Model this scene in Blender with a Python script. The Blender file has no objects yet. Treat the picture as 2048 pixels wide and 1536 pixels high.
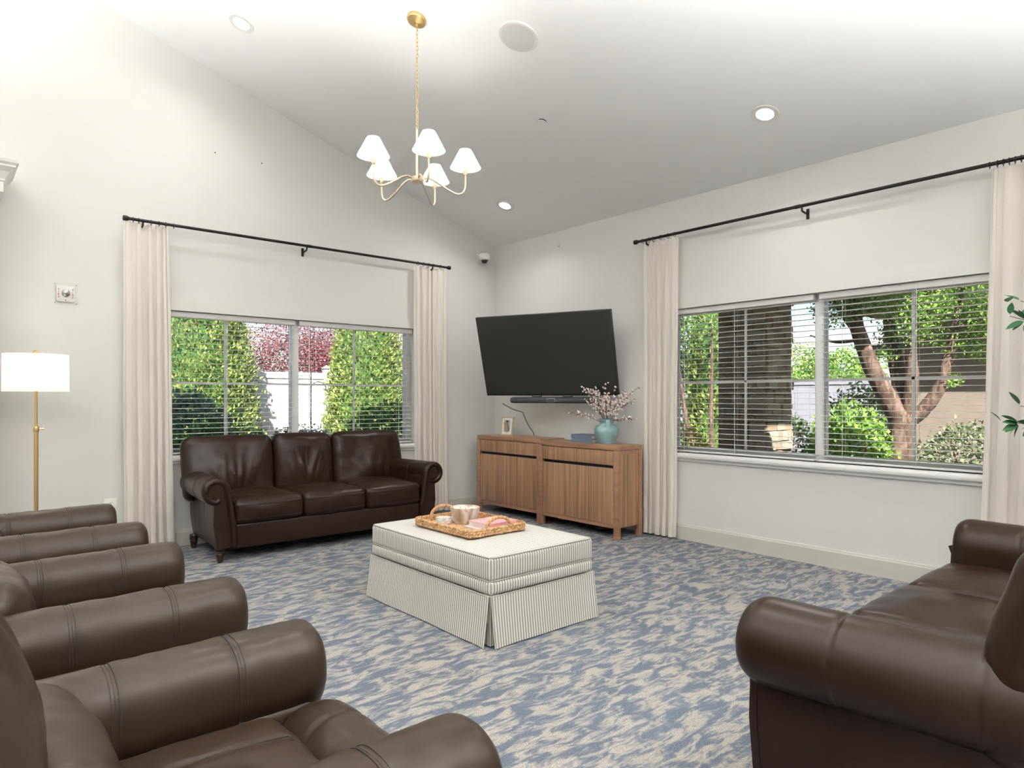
import bpy, bmesh, math, random
import numpy as np
from mathutils import Vector, Matrix, noise

random.seed(7)
rng = np.random.default_rng(7)
sc = bpy.context.scene
COL = sc.collection
PI = math.pi

# ------------------------------------------------------------------ camera, world, sun, exposure
YAW = math.radians(40.888)
cam_d = bpy.data.cameras.new('camera')
cam_d.sensor_width = 36.0
cam_d.lens = 1342.0 / 2048.0 * 36.0
cam_d.shift_y = 26.0 / 2048.0
cam_d.clip_start = 0.05
cam = bpy.data.objects.new('camera', cam_d)
COL.objects.link(cam)
cam.location = (0, 0, 1.27)
cam.rotation_euler = (PI / 2, 0, -YAW)
sc.camera = cam

SUN_DIR = Vector((0.42, 0.60, -0.68)).normalized()          # direction the light travels
world = bpy.data.worlds.new('world')
sc.world = world
world.use_nodes = True
wn = world.node_tree
wn.nodes.clear()
w_out = wn.nodes.new('ShaderNodeOutputWorld')
w_bg = wn.nodes.new('ShaderNodeBackground')
w_sky = wn.nodes.new('ShaderNodeTexSky')
w_sky.sky_type = 'NISHITA'
w_sky.sun_disc = False
w_sky.sun_elevation = math.asin(-SUN_DIR.z)
w_sky.sun_rotation = math.atan2(-SUN_DIR.x, -SUN_DIR.y)
w_bg.inputs['Strength'].default_value = 0.15
wn.links.new(w_sky.outputs[0], w_bg.inputs[0])
wn.links.new(w_bg.outputs[0], w_out.inputs[0])

sun_d = bpy.data.lights.new('sun', 'SUN')
sun_d.energy = 11.0
sun_d.angle = math.radians(0.6)
sun_d.color = (1.0, 0.95, 0.87)
sun = bpy.data.objects.new('sun', sun_d)
COL.objects.link(sun)
sun.rotation_euler = SUN_DIR.to_track_quat('-Z', 'Y').to_euler()

sc.view_settings.view_transform = 'Standard'
sc.view_settings.look = 'None'
sc.view_settings.gamma = 1.0
sc.view_settings.use_curve_mapping = False
sc.view_settings.exposure = 0.78

DOWNLIGHT_W = 5.5
BULB_W = 6.0
FLOOR_LAMP_W = 9.0
ADDED_FILL_W = 680.0
sc.cycles.max_bounces = 9
sc.cycles.diffuse_bounces = 5
sc.cycles.transparent_max_bounces = 12
sc.cycles.sample_clamp_indirect = 6.0
sc.cycles.adaptive_threshold = 0.05
sc.cycles.use_light_tree = False

# ------------------------------------------------------------------ materials
def hexc(r, g, b):
    return tuple(((c / 255.0) / 12.92 if c / 255.0 <= 0.04045 else ((c / 255.0 + 0.055) / 1.055) ** 2.4) for c in (r, g, b)) + (1.0,)

MATS = {}
class NT:
    def __init__(s, name):
        s.m = bpy.data.materials.new(name)
        s.m.use_nodes = True
        s.t = s.m.node_tree
        s.b = s.t.nodes['Principled BSDF']
        s.out = s.t.nodes['Material Output']
        MATS[name] = s.m
    def n(s, typ, **kw):
        nd = s.t.nodes.new(typ)
        for k, v in kw.items():
            if k.startswith('i_'):
                key = k[2:]
                key = int(key) if key.isdigit() else key
                nd.inputs[key].default_value = v
            else:
                setattr(nd, k, v)
        return nd
    def l(s, a, b):
        s.t.links.new(a, b)
    def coord(s, which='Object', scale=(1, 1, 1)):
        tc = s.n('ShaderNodeTexCoord')
        mp = s.n('ShaderNodeMapping')
        mp.inputs['Scale'].default_value = scale
        s.l(tc.outputs[which], mp.inputs['Vector'])
        return mp.outputs[0]
    def noise(s, vec, scale, detail=2.0, rough=0.5, dist=0.0):
        nd = s.n('ShaderNodeTexNoise')
        nd.inputs['Scale'].default_value = scale
        nd.inputs['Detail'].default_value = detail
        nd.inputs['Roughness'].default_value = rough
        nd.inputs['Distortion'].default_value = dist
        s.l(vec, nd.inputs['Vector'])
        return nd.outputs['Fac']
    def ramp(s, fac, stops, interp='LINEAR'):
        nd = s.n('ShaderNodeValToRGB')
        nd.color_ramp.interpolation = interp
        e = nd.color_ramp.elements
        while len(e) < len(stops):
            e.new(0.5)
        for i, (p, c) in enumerate(stops):
            e[i].position = p
            e[i].color = c
        s.l(fac, nd.inputs['Fac'])
        return nd.outputs['Color']
    def mix(s, fac, a, b, blend='MIX'):
        nd = s.n('ShaderNodeMix', data_type='RGBA', blend_type=blend)
        for sock, v in ((nd.inputs[0], fac), (nd.inputs[6], a), (nd.inputs[7], b)):
            if hasattr(v, 'links'):
                s.l(v, sock)
            else:
                sock.default_value = v
        return nd.outputs[2]
    def math(s, op, a, b=0.0):
        nd = s.n('ShaderNodeMath', operation=op)
        for sock, v in ((nd.inputs[0], a), (nd.inputs[1], b)):
            if hasattr(v, 'links'):
                s.l(v, sock)
            else:
                sock.default_value = v
        return nd.outputs[0]
    def bump(s, h, strength=0.3, dist=0.005, normal=None):
        nd = s.n('ShaderNodeBump')
        nd.inputs['Strength'].default_value = strength
        nd.inputs['Distance'].default_value = dist
        s.l(h, nd.inputs['Height'])
        if normal is not None:
            s.l(normal, nd.inputs['Normal'])
        return nd.outputs[0]
    def set(s, **kw):
        for k, v in kw.items():
            key = {'color': 'Base Color', 'rough': 'Roughness', 'metal': 'Metallic', 'normal': 'Normal', 'spec': 'Specular IOR Level',
                   'emit': 'Emission Color', 'emit_s': 'Emission Strength', 'coat': 'Coat Weight', 'sheen': 'Sheen Weight',
                   'trans': 'Transmission Weight', 'alpha': 'Alpha'}[k]
            if hasattr(v, 'links'):
                s.l(v, s.b.inputs[key])
            else:
                s.b.inputs[key].default_value = v
        return s.m

def plain(name, col, rough=0.5, metal=0.0, bump_scale=None, bump_s=0.1, var=0.0, spec=0.5):
    t = NT(name)
    t.set(color=col, rough=rough, metal=metal, spec=spec)
    if bump_scale:
        v = t.coord()
        f = t.noise(v, bump_scale, 3.0)
        t.set(normal=t.bump(f, bump_s, 0.002))
        if var:
            f2 = t.noise(v, bump_scale * 0.13, 3.0)
            lo = tuple(c * (1 - var) for c in col[:3]) + (1,)
            hi = tuple(min(1, c * (1 + var)) for c in col[:3]) + (1,)
            t.set(color=t.ramp(f2, [(0.3, lo), (0.7, hi)]))
    return t.m

plain('wall_paint', (0.66, 0.65, 0.63, 1), 0.62)
plain('ceiling_paint', (0.93, 0.94, 0.935, 1), 0.8)
plain('baseboard_paint', (0.50, 0.48, 0.44, 1), 0.5)
plain('trim_white', (0.80, 0.80, 0.78, 1), 0.35)
plain('vinyl_white', (0.78, 0.78, 0.77, 1), 0.4)
plain('blind_white', (0.74, 0.73, 0.71, 1), 0.45)
plain('rod_bronze', (0.018, 0.015, 0.013, 1), 0.42, 0.6)
plain('black_plastic', (0.012, 0.012, 0.012, 1), 0.4)
plain('dark_grey_plastic', (0.035, 0.035, 0.036, 1), 0.55, bump_scale=600.0, bump_s=0.2)
plain('slot_black', (0.006, 0.008, 0.014, 1), 0.5)
plain('white_plastic', (0.78, 0.77, 0.74, 1), 0.35)
plain('grey_grille', (0.70, 0.69, 0.68, 1), 0.6, bump_scale=700.0, bump_s=0.5)
plain('silver', (0.55, 0.55, 0.55, 1), 0.3, 1.0)
plain('dark_wood_leg', (0.028, 0.013, 0.008, 1), 0.36, bump_scale=30.0, var=0.3)
plain('stitch', (0.012, 0.008, 0.006, 1), 0.7)
plain('stitch_light', (0.20, 0.14, 0.10, 1), 0.6)
plain('paper', (0.62, 0.60, 0.58, 1), 0.8)
plain('photo_mat', (0.80, 0.79, 0.76, 1), 0.6)
plain('photo_grey', (0.42, 0.44, 0.46, 1), 0.4)
plain('photo_dark', (0.03, 0.03, 0.035, 1), 0.4)
plain('photo_mid', (0.16, 0.17, 0.18, 1), 0.4)
plain('frame_gold', (0.66, 0.54, 0.36, 1), 0.35, 0.6)
plain('book_blue', (0.10, 0.14, 0.19, 1), 0.6, bump_scale=300.0, bump_s=0.2)
plain('book_pink', (0.70, 0.36, 0.37, 1), 0.45, bump_scale=40.0, var=0.12)
plain('book_cream', (0.72, 0.62, 0.58, 1), 0.5)
plain('red_print', (0.35, 0.03, 0.03, 1), 0.5)
plain('stem_brown', (0.10, 0.055, 0.035, 1), 0.8)
plain('blossom', (0.80, 0.70, 0.67, 1), 0.8)
plain('blossom_cup', (0.20, 0.10, 0.085, 1), 0.8)
plain('wax', (0.80, 0.72, 0.58, 1), 0.5)
plain('pot_clay', (0.22, 0.20, 0.18, 1), 0.7, bump_scale=40.0, var=0.2)
plain('soil', (0.03, 0.022, 0.015, 1), 0.95, bump_scale=80.0, bump_s=0.8)
plain('eave_dark', (0.06, 0.055, 0.055, 1), 0.6)
plain('roof_grey', (0.30, 0.26, 0.26, 1), 0.9, bump_scale=20.0, var=0.25)
plain('stucco_beige', (0.235, 0.19, 0.155, 1), 0.9, bump_scale=60.0, bump_s=0.5, var=0.06)
plain('stucco_pink', (0.45, 0.36, 0.34, 1), 0.9, bump_scale=60.0, bump_s=0.5)
plain('stucco_tan', (0.30, 0.22, 0.15, 1), 0.9, bump_scale=60.0, bump_s=0.5)
plain('fence_vinyl', (0.72, 0.71, 0.72, 1), 0.5)
plain('fence_shaded', (0.30, 0.30, 0.35, 1), 0.6)  # vinyl with the far fence's shade put into its colour
plain('iron_dark', (0.03, 0.03, 0.03, 1), 0.6, 0.5)
plain('pillar_mortar', (0.05, 0.043, 0.036, 1), 0.95)
plain('concrete', (0.45, 0.42, 0.40, 1), 0.9, bump_scale=20.0, var=0.1)

def m_brass(name, col, rough):
    t = NT(name)
    v = t.coord('Object', (1, 1, 8))
    t.set(color=col, metal=1.0, rough=t.ramp(t.noise(v, 60.0, 2.0), [(0.3, (rough - .06,) * 3 + (1,)), (0.7, (rough + .08,) * 3 + (1,))]))
m_brass('brass', (0.62, 0.44, 0.20, 1), 0.38)
plain('champagne', (0.74, 0.62, 0.46, 1), 0.36, 0.75)

def m_leather(name, col, rough, wrinkle):
    t = NT(name)
    v = t.coord()
    big = t.noise(v, 2.0, 2.0, 0.5)
    lo = tuple(c * 0.86 for c in col) + (1,)
    hi = tuple(c * 1.14 for c in col) + (1,)
    t.set(color=t.ramp(big, [(0.30, lo), (0.72, hi)]))
    t.set(rough=t.ramp(t.noise(v, 4.0, 2.0), [(0.3, (rough - 0.01,) * 3 + (1,)), (0.75, (rough + 0.05,) * 3 + (1,))]))
    vo = t.n('ShaderNodeTexVoronoi', feature='DISTANCE_TO_EDGE')
    vo.inputs['Scale'].default_value = 230.0
    t.l(v, vo.inputs['Vector'])
    pebble = t.bump(t.math('MINIMUM', vo.outputs['Distance'], 0.12), 0.12, 0.0015)
    cre = t.noise(v, 16.0, 3.0, 0.55, 0.3)
    t.set(normal=t.bump(cre, wrinkle, 0.012, pebble), spec=0.22)
    return t.m
m_leather('leather_sofa', (0.0175, 0.0085, 0.0053), 0.30, 0.05)
m_leather('leather_recliner', (0.0255, 0.0155, 0.0100), 0.30, 0.04)

def m_carpet():
    t = NT('carpet')
    v = t.coord('Object')
    wob = t.n('ShaderNodeTexNoise')
    wob.inputs['Scale'].default_value = 3.0
    wob.inputs['Detail'].default_value = 2.0
    t.l(v, wob.inputs['Vector'])
    add = t.n('ShaderNodeVectorMath', operation='MULTIPLY_ADD')
    t.l(wob.outputs['Color'], add.inputs[0])
    add.inputs[1].default_value = (0.05, 0.11, 0.0)
    t.l(v, add.inputs[2])
    mp = t.n('ShaderNodeMapping')
    mp.inputs['Scale'].default_value = (8.0, 19.0, 1.0)
    t.l(add.outputs[0], mp.inputs['Vector'])
    blob = t.noise(mp.outputs[0], 1.0, 7.0, 0.64, 0.6)
    streak = t.noise(t.coord('Object', (6.0, 75.0, 1.0)), 1.0, 2.0, 0.5)
    speck = t.noise(v, 190.0, 2.0, 0.7)
    f = t.math('ADD', blob, t.math('MULTIPLY', t.math('SUBTRACT', streak, 0.5), 0.26))
    f = t.math('ADD', f, t.math('MULTIPLY', t.math('SUBTRACT', speck, 0.5), 0.34))
    mask = t.ramp(f, [(0.44, (0, 0, 0, 1)), (0.55, (1, 1, 1, 1))])
    tone = t.noise(v, 1.4, 2.0)
    blue = t.ramp(tone, [(0.3, (0.098, 0.116, 0.145, 1)), (0.7, (0.110, 0.135, 0.175, 1))])
    beige = t.ramp(tone, [(0.3, (0.315, 0.285, 0.250, 1)), (0.7, (0.325, 0.302, 0.275, 1))])
    col = t.mix(mask, beige, blue)
    loop = t.ramp(speck, [(0.30, (0.42, 0.42, 0.42, 1)), (0.66, (1.22, 1.22, 1.22, 1))])
    col = t.mix(1.0, col, loop, 'MULTIPLY')
    t.set(color=col, rough=0.95, spec=0.1, normal=t.bump(speck, 0.7, 0.004))
m_carpet()

def m_walnut():
    t = NT('walnut')
    tc = t.n('ShaderNodeTexCoord')
    oi = t.n('ShaderNodeObjectInfo')
    off = t.n('ShaderNodeVectorMath', operation='MULTIPLY_ADD')
    t.l(oi.outputs['Random'], off.inputs[0])
    off.inputs[1].default_value = (9.0, 13.0, 5.0)
    t.l(tc.outputs['Object'], off.inputs[2])
    mp = t.n('ShaderNodeMapping')
    mp.inputs['Scale'].default_value = (26.0, 26.0, 0.55)
    t.l(off.outputs[0], mp.inputs['Vector'])
    a = t.noise(mp.outputs[0], 1.0, 4.0, 0.65, 0.3)
    mp2 = t.n('ShaderNodeMapping')
    mp2.inputs['Scale'].default_value = (120.0, 120.0, 2.0)
    t.l(off.outputs[0], mp2.inputs['Vector'])
    b = t.noise(mp2.outputs[0], 1.0, 2.0)
    f = t.math('ADD', t.math('MULTIPLY', a, 0.8), t.math('MULTIPLY', b, 0.2))
    c = t.ramp(f, [(0.28, (0.115, 0.060, 0.034, 1)), (0.45, (0.245, 0.132, 0.072, 1)), (0.58, (0.33, 0.190, 0.108, 1)), (0.72, (0.46, 0.295, 0.175, 1))])
    t.set(color=c, rough=0.38, normal=t.bump(f, 0.08, 0.001))
m_walnut()

def m_walnut_edge():
    t = NT('walnut_edge')
    v = t.coord('Object', (30, 3, 30))
    t.set(color=t.ramp(t.noise(v, 1.0, 3.0), [(0.3, (0.225, 0.115, 0.065, 1)), (0.7, (0.30, 0.165, 0.098, 1))]), rough=0.4)
m_walnut_edge()

def m_ticking():
    t = NT('ticking_stripe')
    tc = t.n('ShaderNodeTexCoord')
    sep = t.n('ShaderNodeSeparateXYZ')
    t.l(tc.outputs['UV'], sep.inputs[0])
    fr = t.math('FRACT', t.math('MULTIPLY', sep.outputs['X'], 1.0 / 0.0175))
    tri = t.math('ABSOLUTE', t.math('SUBTRACT', fr, 0.5))
    col = t.ramp(tri, [(0.185, (0.235, 0.225, 0.205, 1)), (0.245, (0.74, 0.72, 0.67, 1))])
    v = t.coord()
    weave = t.noise(v, 900.0, 1.0)
    t.set(color=t.mix(0.12, col, t.ramp(weave, [(0.3, (0.5, 0.5, 0.5, 1)), (0.7, (1, 1, 1, 1))]), 'MULTIPLY'), rough=0.9, spec=0.2,
          normal=t.bump(weave, 0.25, 0.001))
m_ticking()
plain('welt_grey', (0.30, 0.29, 0.265, 1), 0.9)

def m_cloth(name, col, trans):
    t = NT(name)
    v = t.coord('Object', (1, 1, 1))
    w = t.noise(v, 420.0, 1.0)
    lo = tuple(c * 0.93 for c in col[:3]) + (1,)
    c = t.ramp(w, [(0.3, lo), (0.7, col)])
    t.set(color=c, rough=0.9, spec=0.15, normal=t.bump(w, 0.15, 0.001))
    tr = t.n('ShaderNodeBsdfTranslucent')
    t.l(c, tr.inputs['Color'])
    mx = t.n('ShaderNodeMixShader')
    mx.inputs[0].default_value = trans
    t.l(t.b.outputs[0], mx.inputs[1])
    t.l(tr.outputs[0], mx.inputs[2])
    t.l(mx.outputs[0], t.out.inputs['Surface'])
m_cloth('curtain_linen', (0.95, 0.90, 0.83, 1), 0.32)
m_cloth('curtain_lining', (0.90, 0.86, 0.79, 1), 0.32)

def m_shade(name, col, emit, trans=0.45):
    t = NT(name)
    t.set(color=col, rough=0.9, emit=col, emit_s=emit)
    tr = t.n('ShaderNodeBsdfTranslucent')
    tr.inputs['Color'].default_value = col
    mx = t.n('ShaderNodeMixShader')
    mx.inputs[0].default_value = trans
    t.l(t.b.outputs[0], mx.inputs[1])
    t.l(tr.outputs[0], mx.inputs[2])
    t.l(mx.outputs[0], t.out.inputs['Surface'])
m_shade('lamp_fabric', (0.86, 0.82, 0.74, 1), 0.12)
m_shade('chandelier_fabric', (0.90, 0.82, 0.78, 1), 0.22, 0.40)
def m_emit(name, col, s):
    t = NT(name)
    t.set(color=(0.8, 0.8, 0.8, 1), emit=col, emit_s=s)
m_emit('bulb_glow', (1.0, 0.90, 0.74, 1), 14.0)
m_emit('downlight_glow', (1.0, 0.97, 0.92, 1), 22.0)

def m_glass():
    t = NT('window_glass')
    tr = t.n('ShaderNodeBsdfTransparent')
    tr.inputs['Color'].default_value = (0.97, 0.98, 0.975, 1)
    gl = t.n('ShaderNodeBsdfGlossy')
    gl.inputs['Roughness'].default_value = 0.02
    fr = t.n('ShaderNodeFresnel')
    fr.inputs['IOR'].default_value = 1.35
    mx = t.n('ShaderNodeMixShader')
    t.l(fr.outputs[0], mx.inputs[0])
    t.l(tr.outputs[0], mx.inputs[1])
    t.l(gl.outputs[0], mx.inputs[2])
    t.l(mx.outputs[0], t.out.inputs['Surface'])
for nm_ in ('lamp_fabric', 'chandelier_fabric', 'bulb_glow', 'downlight_glow'):
    MATS[nm_].cycles.emission_sampling = 'NONE'      # the lamps' own light objects carry their light
m_glass()
def m_clear():
    t = NT('clear_plastic')
    tr = t.n('ShaderNodeBsdfTransparent')
    tr.inputs['Color'].default_value = (0.985, 0.985, 0.98, 1)
    fr = t.n('ShaderNodeFresnel')
    fr.inputs['IOR'].default_value = 1.04
    mx = t.n('ShaderNodeMixShader')
    gl = t.n('ShaderNodeBsdfGlossy')
    gl.inputs['Roughness'].default_value = 0.1
    t.l(fr.outputs[0], mx.inputs[0])
    t.l(tr.outputs[0], mx.inputs[1])
    t.l(gl.outputs[0], mx.inputs[2])
    t.l(mx.outputs[0], t.out.inputs['Surface'])
m_clear()

t = NT('tv_screen')
t.set(color=(0.017, 0.0165, 0.0145, 1), rough=0.45, spec=0.5)
t = NT('teal_glaze')
v = t.coord()
f = t.noise(v, 9.0, 5.0, 0.6)
t.set(color=t.ramp(f, [(0.3, (0.125, 0.225, 0.235, 1)), (0.5, (0.20, 0.315, 0.325, 1)), (0.72, (0.32, 0.42, 0.42, 1))]), rough=0.42, normal=t.bump(f, 0.25, 0.004))
t = NT('whitewash_wood')
v = t.coord('Object', (1, 1, 0.5))
f = t.noise(v, 16.0, 4.0, 0.6, 0.6)
t.set(color=t.ramp(f, [(0.32, (0.20, 0.125, 0.085, 1)), (0.47, (0.46, 0.36, 0.29, 1)), (0.58, (0.66, 0.60, 0.54, 1))]), rough=0.75, normal=t.bump(f, 0.3, 0.003))
t = NT('marble_coaster')
v = t.coord()
f = t.noise(v, 22.0, 5.0, 0.65, 1.5)
t.set(color=t.ramp(f, [(0.38, (0.50, 0.42, 0.37, 1)), (0.52, (0.76, 0.74, 0.72, 1))]), rough=0.3)
t = NT('seagrass')
v = t.coord()
f = t.noise(v, 70.0, 3.0)
t.set(color=t.ramp(f, [(0.3, (0.22, 0.105, 0.040, 1)), (0.5, (0.42, 0.235, 0.105, 1)), (0.7, (0.58, 0.38, 0.21, 1))]), rough=0.75, normal=t.bump(f, 0.5, 0.002))
t = NT('bark')
v = t.coord('Object', (1, 1, 0.35))
f = t.noise(v, 14.0, 5.0, 0.65, 1.0)
t.set(color=t.ramp(f, [(0.34, (0.03, 0.018, 0.012, 1)), (0.50, (0.105, 0.060, 0.042, 1)), (0.66, (0.21, 0.145, 0.112, 1))]), rough=0.9, normal=t.bump(f, 0.8, 0.02))
t = NT('stone')
oi = t.n('ShaderNodeObjectInfo')
v = t.coord('Object', (1, 1, 2.0))
f = t.noise(v, 14.0, 5.0, 0.65)
a = t.ramp(oi.outputs['Random'], [(0.0, (0.40, 0.27, 0.16, 1)), (0.35, (0.52, 0.40, 0.28, 1)), (0.7, (0.56, 0.48, 0.38, 1)), (1.0, (0.34, 0.25, 0.17, 1))])
t.set(color=t.mix(0.55, a, t.ramp(f, [(0.3, (0.4, 0.4, 0.4, 1)), (0.7, (1.1, 1.1, 1.1, 1))]), 'MULTIPLY'), rough=0.9, normal=t.bump(f, 0.8, 0.02))
t = NT('mulch')
v = t.coord()
f = t.noise(v, 6.0, 8.0, 0.7)
t.set(color=t.ramp(f, [(0.35, (0.045, 0.028, 0.018, 1)), (0.6, (0.14, 0.085, 0.055, 1)), (0.75, (0.10, 0.14, 0.05, 1))]), rough=0.95, normal=t.bump(f, 0.8, 0.03))

def m_leaf(name, c1, c2, c3, trans=0.35):
    t = NT(name)
    g = t.n('ShaderNodeNewGeometry')
    v = t.coord()
    big = t.noise(v, 2.2, 3.0)
    f = t.math('ADD', t.math('MULTIPLY', g.outputs['Random Per Island'], 0.6), t.math('MULTIPLY', big, 0.4))
    c = t.ramp(f, [(0.2, c1), (0.5, c2), (0.8, c3)])
    t.set(color=c, rough=0.5, spec=0.3)
    tr = t.n('ShaderNodeBsdfTranslucent')
    t.l(c, tr.inputs['Color'])
    mx = t.n('ShaderNodeMixShader')
    mx.inputs[0].default_value = trans
    t.l(t.b.outputs[0], mx.inputs[1])
    t.l(tr.outputs[0], mx.inputs[2])
    t.l(mx.outputs[0], t.out.inputs['Surface'])
m_leaf('leaf_arborvitae', (0.11, 0.17, 0.04, 1), (0.25, 0.33, 0.08, 1), (0.42, 0.48, 0.14, 1))
m_leaf('leaf_bright', (0.10, 0.20, 0.035, 1), (0.20, 0.36, 0.06, 1), (0.34, 0.50, 0.11, 1))
m_leaf('leaf_mid', (0.06, 0.13, 0.03, 1), (0.13, 0.24, 0.06, 1), (0.25, 0.36, 0.10, 1))
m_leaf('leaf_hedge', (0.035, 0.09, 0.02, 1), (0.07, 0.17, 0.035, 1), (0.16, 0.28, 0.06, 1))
m_leaf('leaf_bluegreen', (0.06, 0.12, 0.085, 1), (0.12, 0.20, 0.14, 1), (0.22, 0.31, 0.21, 1))
m_leaf('leaf_grey', (0.09, 0.13, 0.06, 1), (0.18, 0.23, 0.12, 1), (0.34, 0.36, 0.24, 1))
m_leaf('leaf_plum', (0.12, 0.03, 0.045, 1), (0.27, 0.085, 0.10, 1), (0.45, 0.20, 0.22, 1))
m_leaf('leaf_yellow', (0.40, 0.26, 0.03, 1), (0.55, 0.38, 0.05, 1), (0.62, 0.50, 0.12, 1))
m_leaf('leaf_pale', (0.16, 0.18, 0.14, 1), (0.36, 0.38, 0.33, 1), (0.60, 0.60, 0.55, 1))
m_leaf('leaf_ficus', (0.022, 0.085, 0.03, 1), (0.035, 0.12, 0.045, 1), (0.06, 0.17, 0.07, 1), 0.15)

# ------------------------------------------------------------------ mesh helpers
class MB:
    """Collects vertices and faces; build() links them as one mesh object."""
    def __init__(s):
        s.v, s.f = [], []
    def add(s, verts, faces, M=None):
        o = len(s.v)
        if M is not None:
            verts = [M @ Vector(p) for p in verts]
        s.v.extend([tuple(p) for p in verts])
        s.f.extend([tuple(i + o for i in f) for f in faces])
        return s
    def box(s, lo, hi, r=0.0, seg=2, M=None):
        lo, hi = Vector(lo), Vector(hi)
        c, h = (lo + hi) / 2, (hi - lo) / 2
        if r <= 0:
            vs = [c + Vector((sx * h.x, sy * h.y, sz * h.z)) for sx in (-1, 1) for sy in (-1, 1) for sz in (-1, 1)]
            fs = [(0, 1, 3, 2), (4, 6, 7, 5), (0, 4, 5, 1), (2, 3, 7, 6), (0, 2, 6, 4), (1, 5, 7, 3)]
            return s.add(vs, fs, M)
        bm = bmesh.new()
        bmesh.ops.create_cube(bm, size=1.0)
        for q in bm.verts:
            q.co = c + Vector((q.co.x * 2 * h.x, q.co.y * 2 * h.y, q.co.z * 2 * h.z))
        bmesh.ops.bevel(bm, geom=list(bm.edges), offset=min(r, h.x * .98, h.y * .98, h.z * .98), segments=seg, profile=0.5, affect='EDGES')
        bm.verts.index_update()
        vs = [q.co.copy() for q in bm.verts]
        fs = [[q.index for q in f.verts] for f in bm.faces]
        bm.free()
        return s.add(vs, fs, M)
    def grid(s, fn, nu, nv, cu=False, cv=False, M=None):
        au = nu if cu else nu + 1
        av = nv if cv else nv + 1
        vs = [fn(i / nu, j / nv) for i in range(au) for j in range(av)]
        fs = []
        for i in range(nu):
            for j in range(nv):
                a, b = i, (i + 1) % au
                c, d = j, (j + 1) % av
                fs.append((a * av + c, b * av + c, b * av + d, a * av + d))
        return s.add(vs, fs, M)
    def tube(s, pts, r, seg=8, cap=True, M=None, closed=False):
        pts = [Vector(p) for p in pts]
        n = len(pts)
        rs = r if isinstance(r, (list, tuple)) else [r] * n
        ring = []
        prev = None
        for i, p in enumerate(pts):
            if closed:
                d = (pts[(i + 1) % n] - pts[i - 1]).normalized()
            else:
                d = (pts[min(i + 1, n - 1)] - pts[max(i - 1, 0)]).normalized()
            if prev is None:
                a = d.orthogonal().normalized()
            else:
                a = (prev - d * prev.dot(d))
                a = a.normalized() if a.length > 1e-6 else d.orthogonal().normalized()
            prev = a
            b = d.cross(a)
            ring.append([p + (a * math.cos(2 * PI * k / seg) + b * math.sin(2 * PI * k / seg)) * rs[i] for k in range(seg)])
        vs = [q for rr in ring for q in rr]
        fs = []
        m = n if closed else n - 1
        for i in range(m):
            for k in range(seg):
                i2 = (i + 1) % n
                fs.append((i * seg + k, i * seg + (k + 1) % seg, i2 * seg + (k + 1) % seg, i2 * seg + k))
        if cap and not closed:
            fs.append(tuple(range(seg))[::-1])
            fs.append(tuple((n - 1) * seg + k for k in range(seg)))
        return s.add(vs, fs, M)
    def lathe(s, prof, seg=24, M=None, cap=True):
        vs = [(r * math.cos(2 * PI * k / seg), r * math.sin(2 * PI * k / seg), z) for r, z in prof for k in range(seg)]
        fs = []
        for i in range(len(prof) - 1):
            for k in range(seg):
                fs.append((i * seg + k, i * seg + (k + 1) % seg, (i + 1) * seg + (k + 1) % seg, (i + 1) * seg + k))
        if cap:
            fs.append(tuple(range(seg))[::-1])
            fs.append(tuple((len(prof) - 1) * seg + k for k in range(seg)))
        return s.add(vs, fs, M)
    def prism(s, poly, axis, a, b, M=None):
        """poly: 2D points; axis 'x','y','z' is the extrusion axis from a to b."""
        def P(q, t):
            return {'x': (t, q[0], q[1]), 'y': (q[0], t, q[1]), 'z': (q[0], q[1], t)}[axis]
        n = len(poly)
        vs = [P(q, a) for q in poly] + [P(q, b) for q in poly]
        fs = [tuple(range(n))[::-1], tuple(range(n, 2 * n))]
        fs += [(i, (i + 1) % n, n + (i + 1) % n, n + i) for i in range(n)]
        return s.add(vs, fs, M)
    def cushion(s, size, r, puff=(0, 0, 0), n=(16, 16, 8), wr=None, M=None, band=4):
        """Rounded, puffed box centred on the origin. puff: extra bulge of the x, y and z faces. wr(p, nrm) -> offset."""
        h = [size[0] / 2, size[1] / 2, size[2] / 2]
        r = min(r, *[q * .999 for q in h])
        ax = []
        for k in range(3):
            core = h[k] - r
            c = [-(core + r * math.tan(PI / 4 * (1 - i / band))) for i in range(band)]
            m = [-core + 2 * core * i / n[k] for i in range(n[k] + 1)]
            ax.append(c + m + [-q for q in c[::-1]])
        key, vs, fs = {}, [], []
        def vert(i, j, k):
            kk = (i, j, k)
            if kk in key:
                return key[kk]
            p = Vector((ax[0][i], ax[1][j], ax[2][k]))
            q = Vector([max(-(h[a] - r), min(h[a] - r, p[a])) for a in range(3)])
            d = p - q
            nrm = d.normalized() if d.length > 1e-9 else Vector((0, 0, 1))
            p2 = q + nrm * r if d.length > 1e-9 else p
            u = [max(-1, min(1, p2[a] / h[a])) for a in range(3)]
            e = [(1 - u[a] ** 2) for a in range(3)]
            o = Vector((u[0] * puff[0] * e[1] * e[2], u[1] * puff[1] * e[0] * e[2], u[2] * puff[2] * e[0] * e[1]))
            p2 = p2 + o
            if wr:
                p2 = p2 + wr(p2, nrm)
            key[kk] = len(vs)
            vs.append(p2)
            return key[kk]
        L = [len(a) for a in ax]
        for a in range(3):
            b, c = (a + 1) % 3, (a + 2) % 3
            for side in (0, L[a] - 1):
                for i in range(L[b] - 1):
                    for j in range(L[c] - 1):
                        quad = []
                        for di, dj in ((0, 0), (1, 0), (1, 1), (0, 1)):
                            idx = [0, 0, 0]
                            idx[a], idx[b], idx[c] = side, i + di, j + dj
                            quad.append(vert(*idx))
                        fs.append(tuple(quad if side else quad[::-1]))
        return s.add(vs, fs, M)
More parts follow.
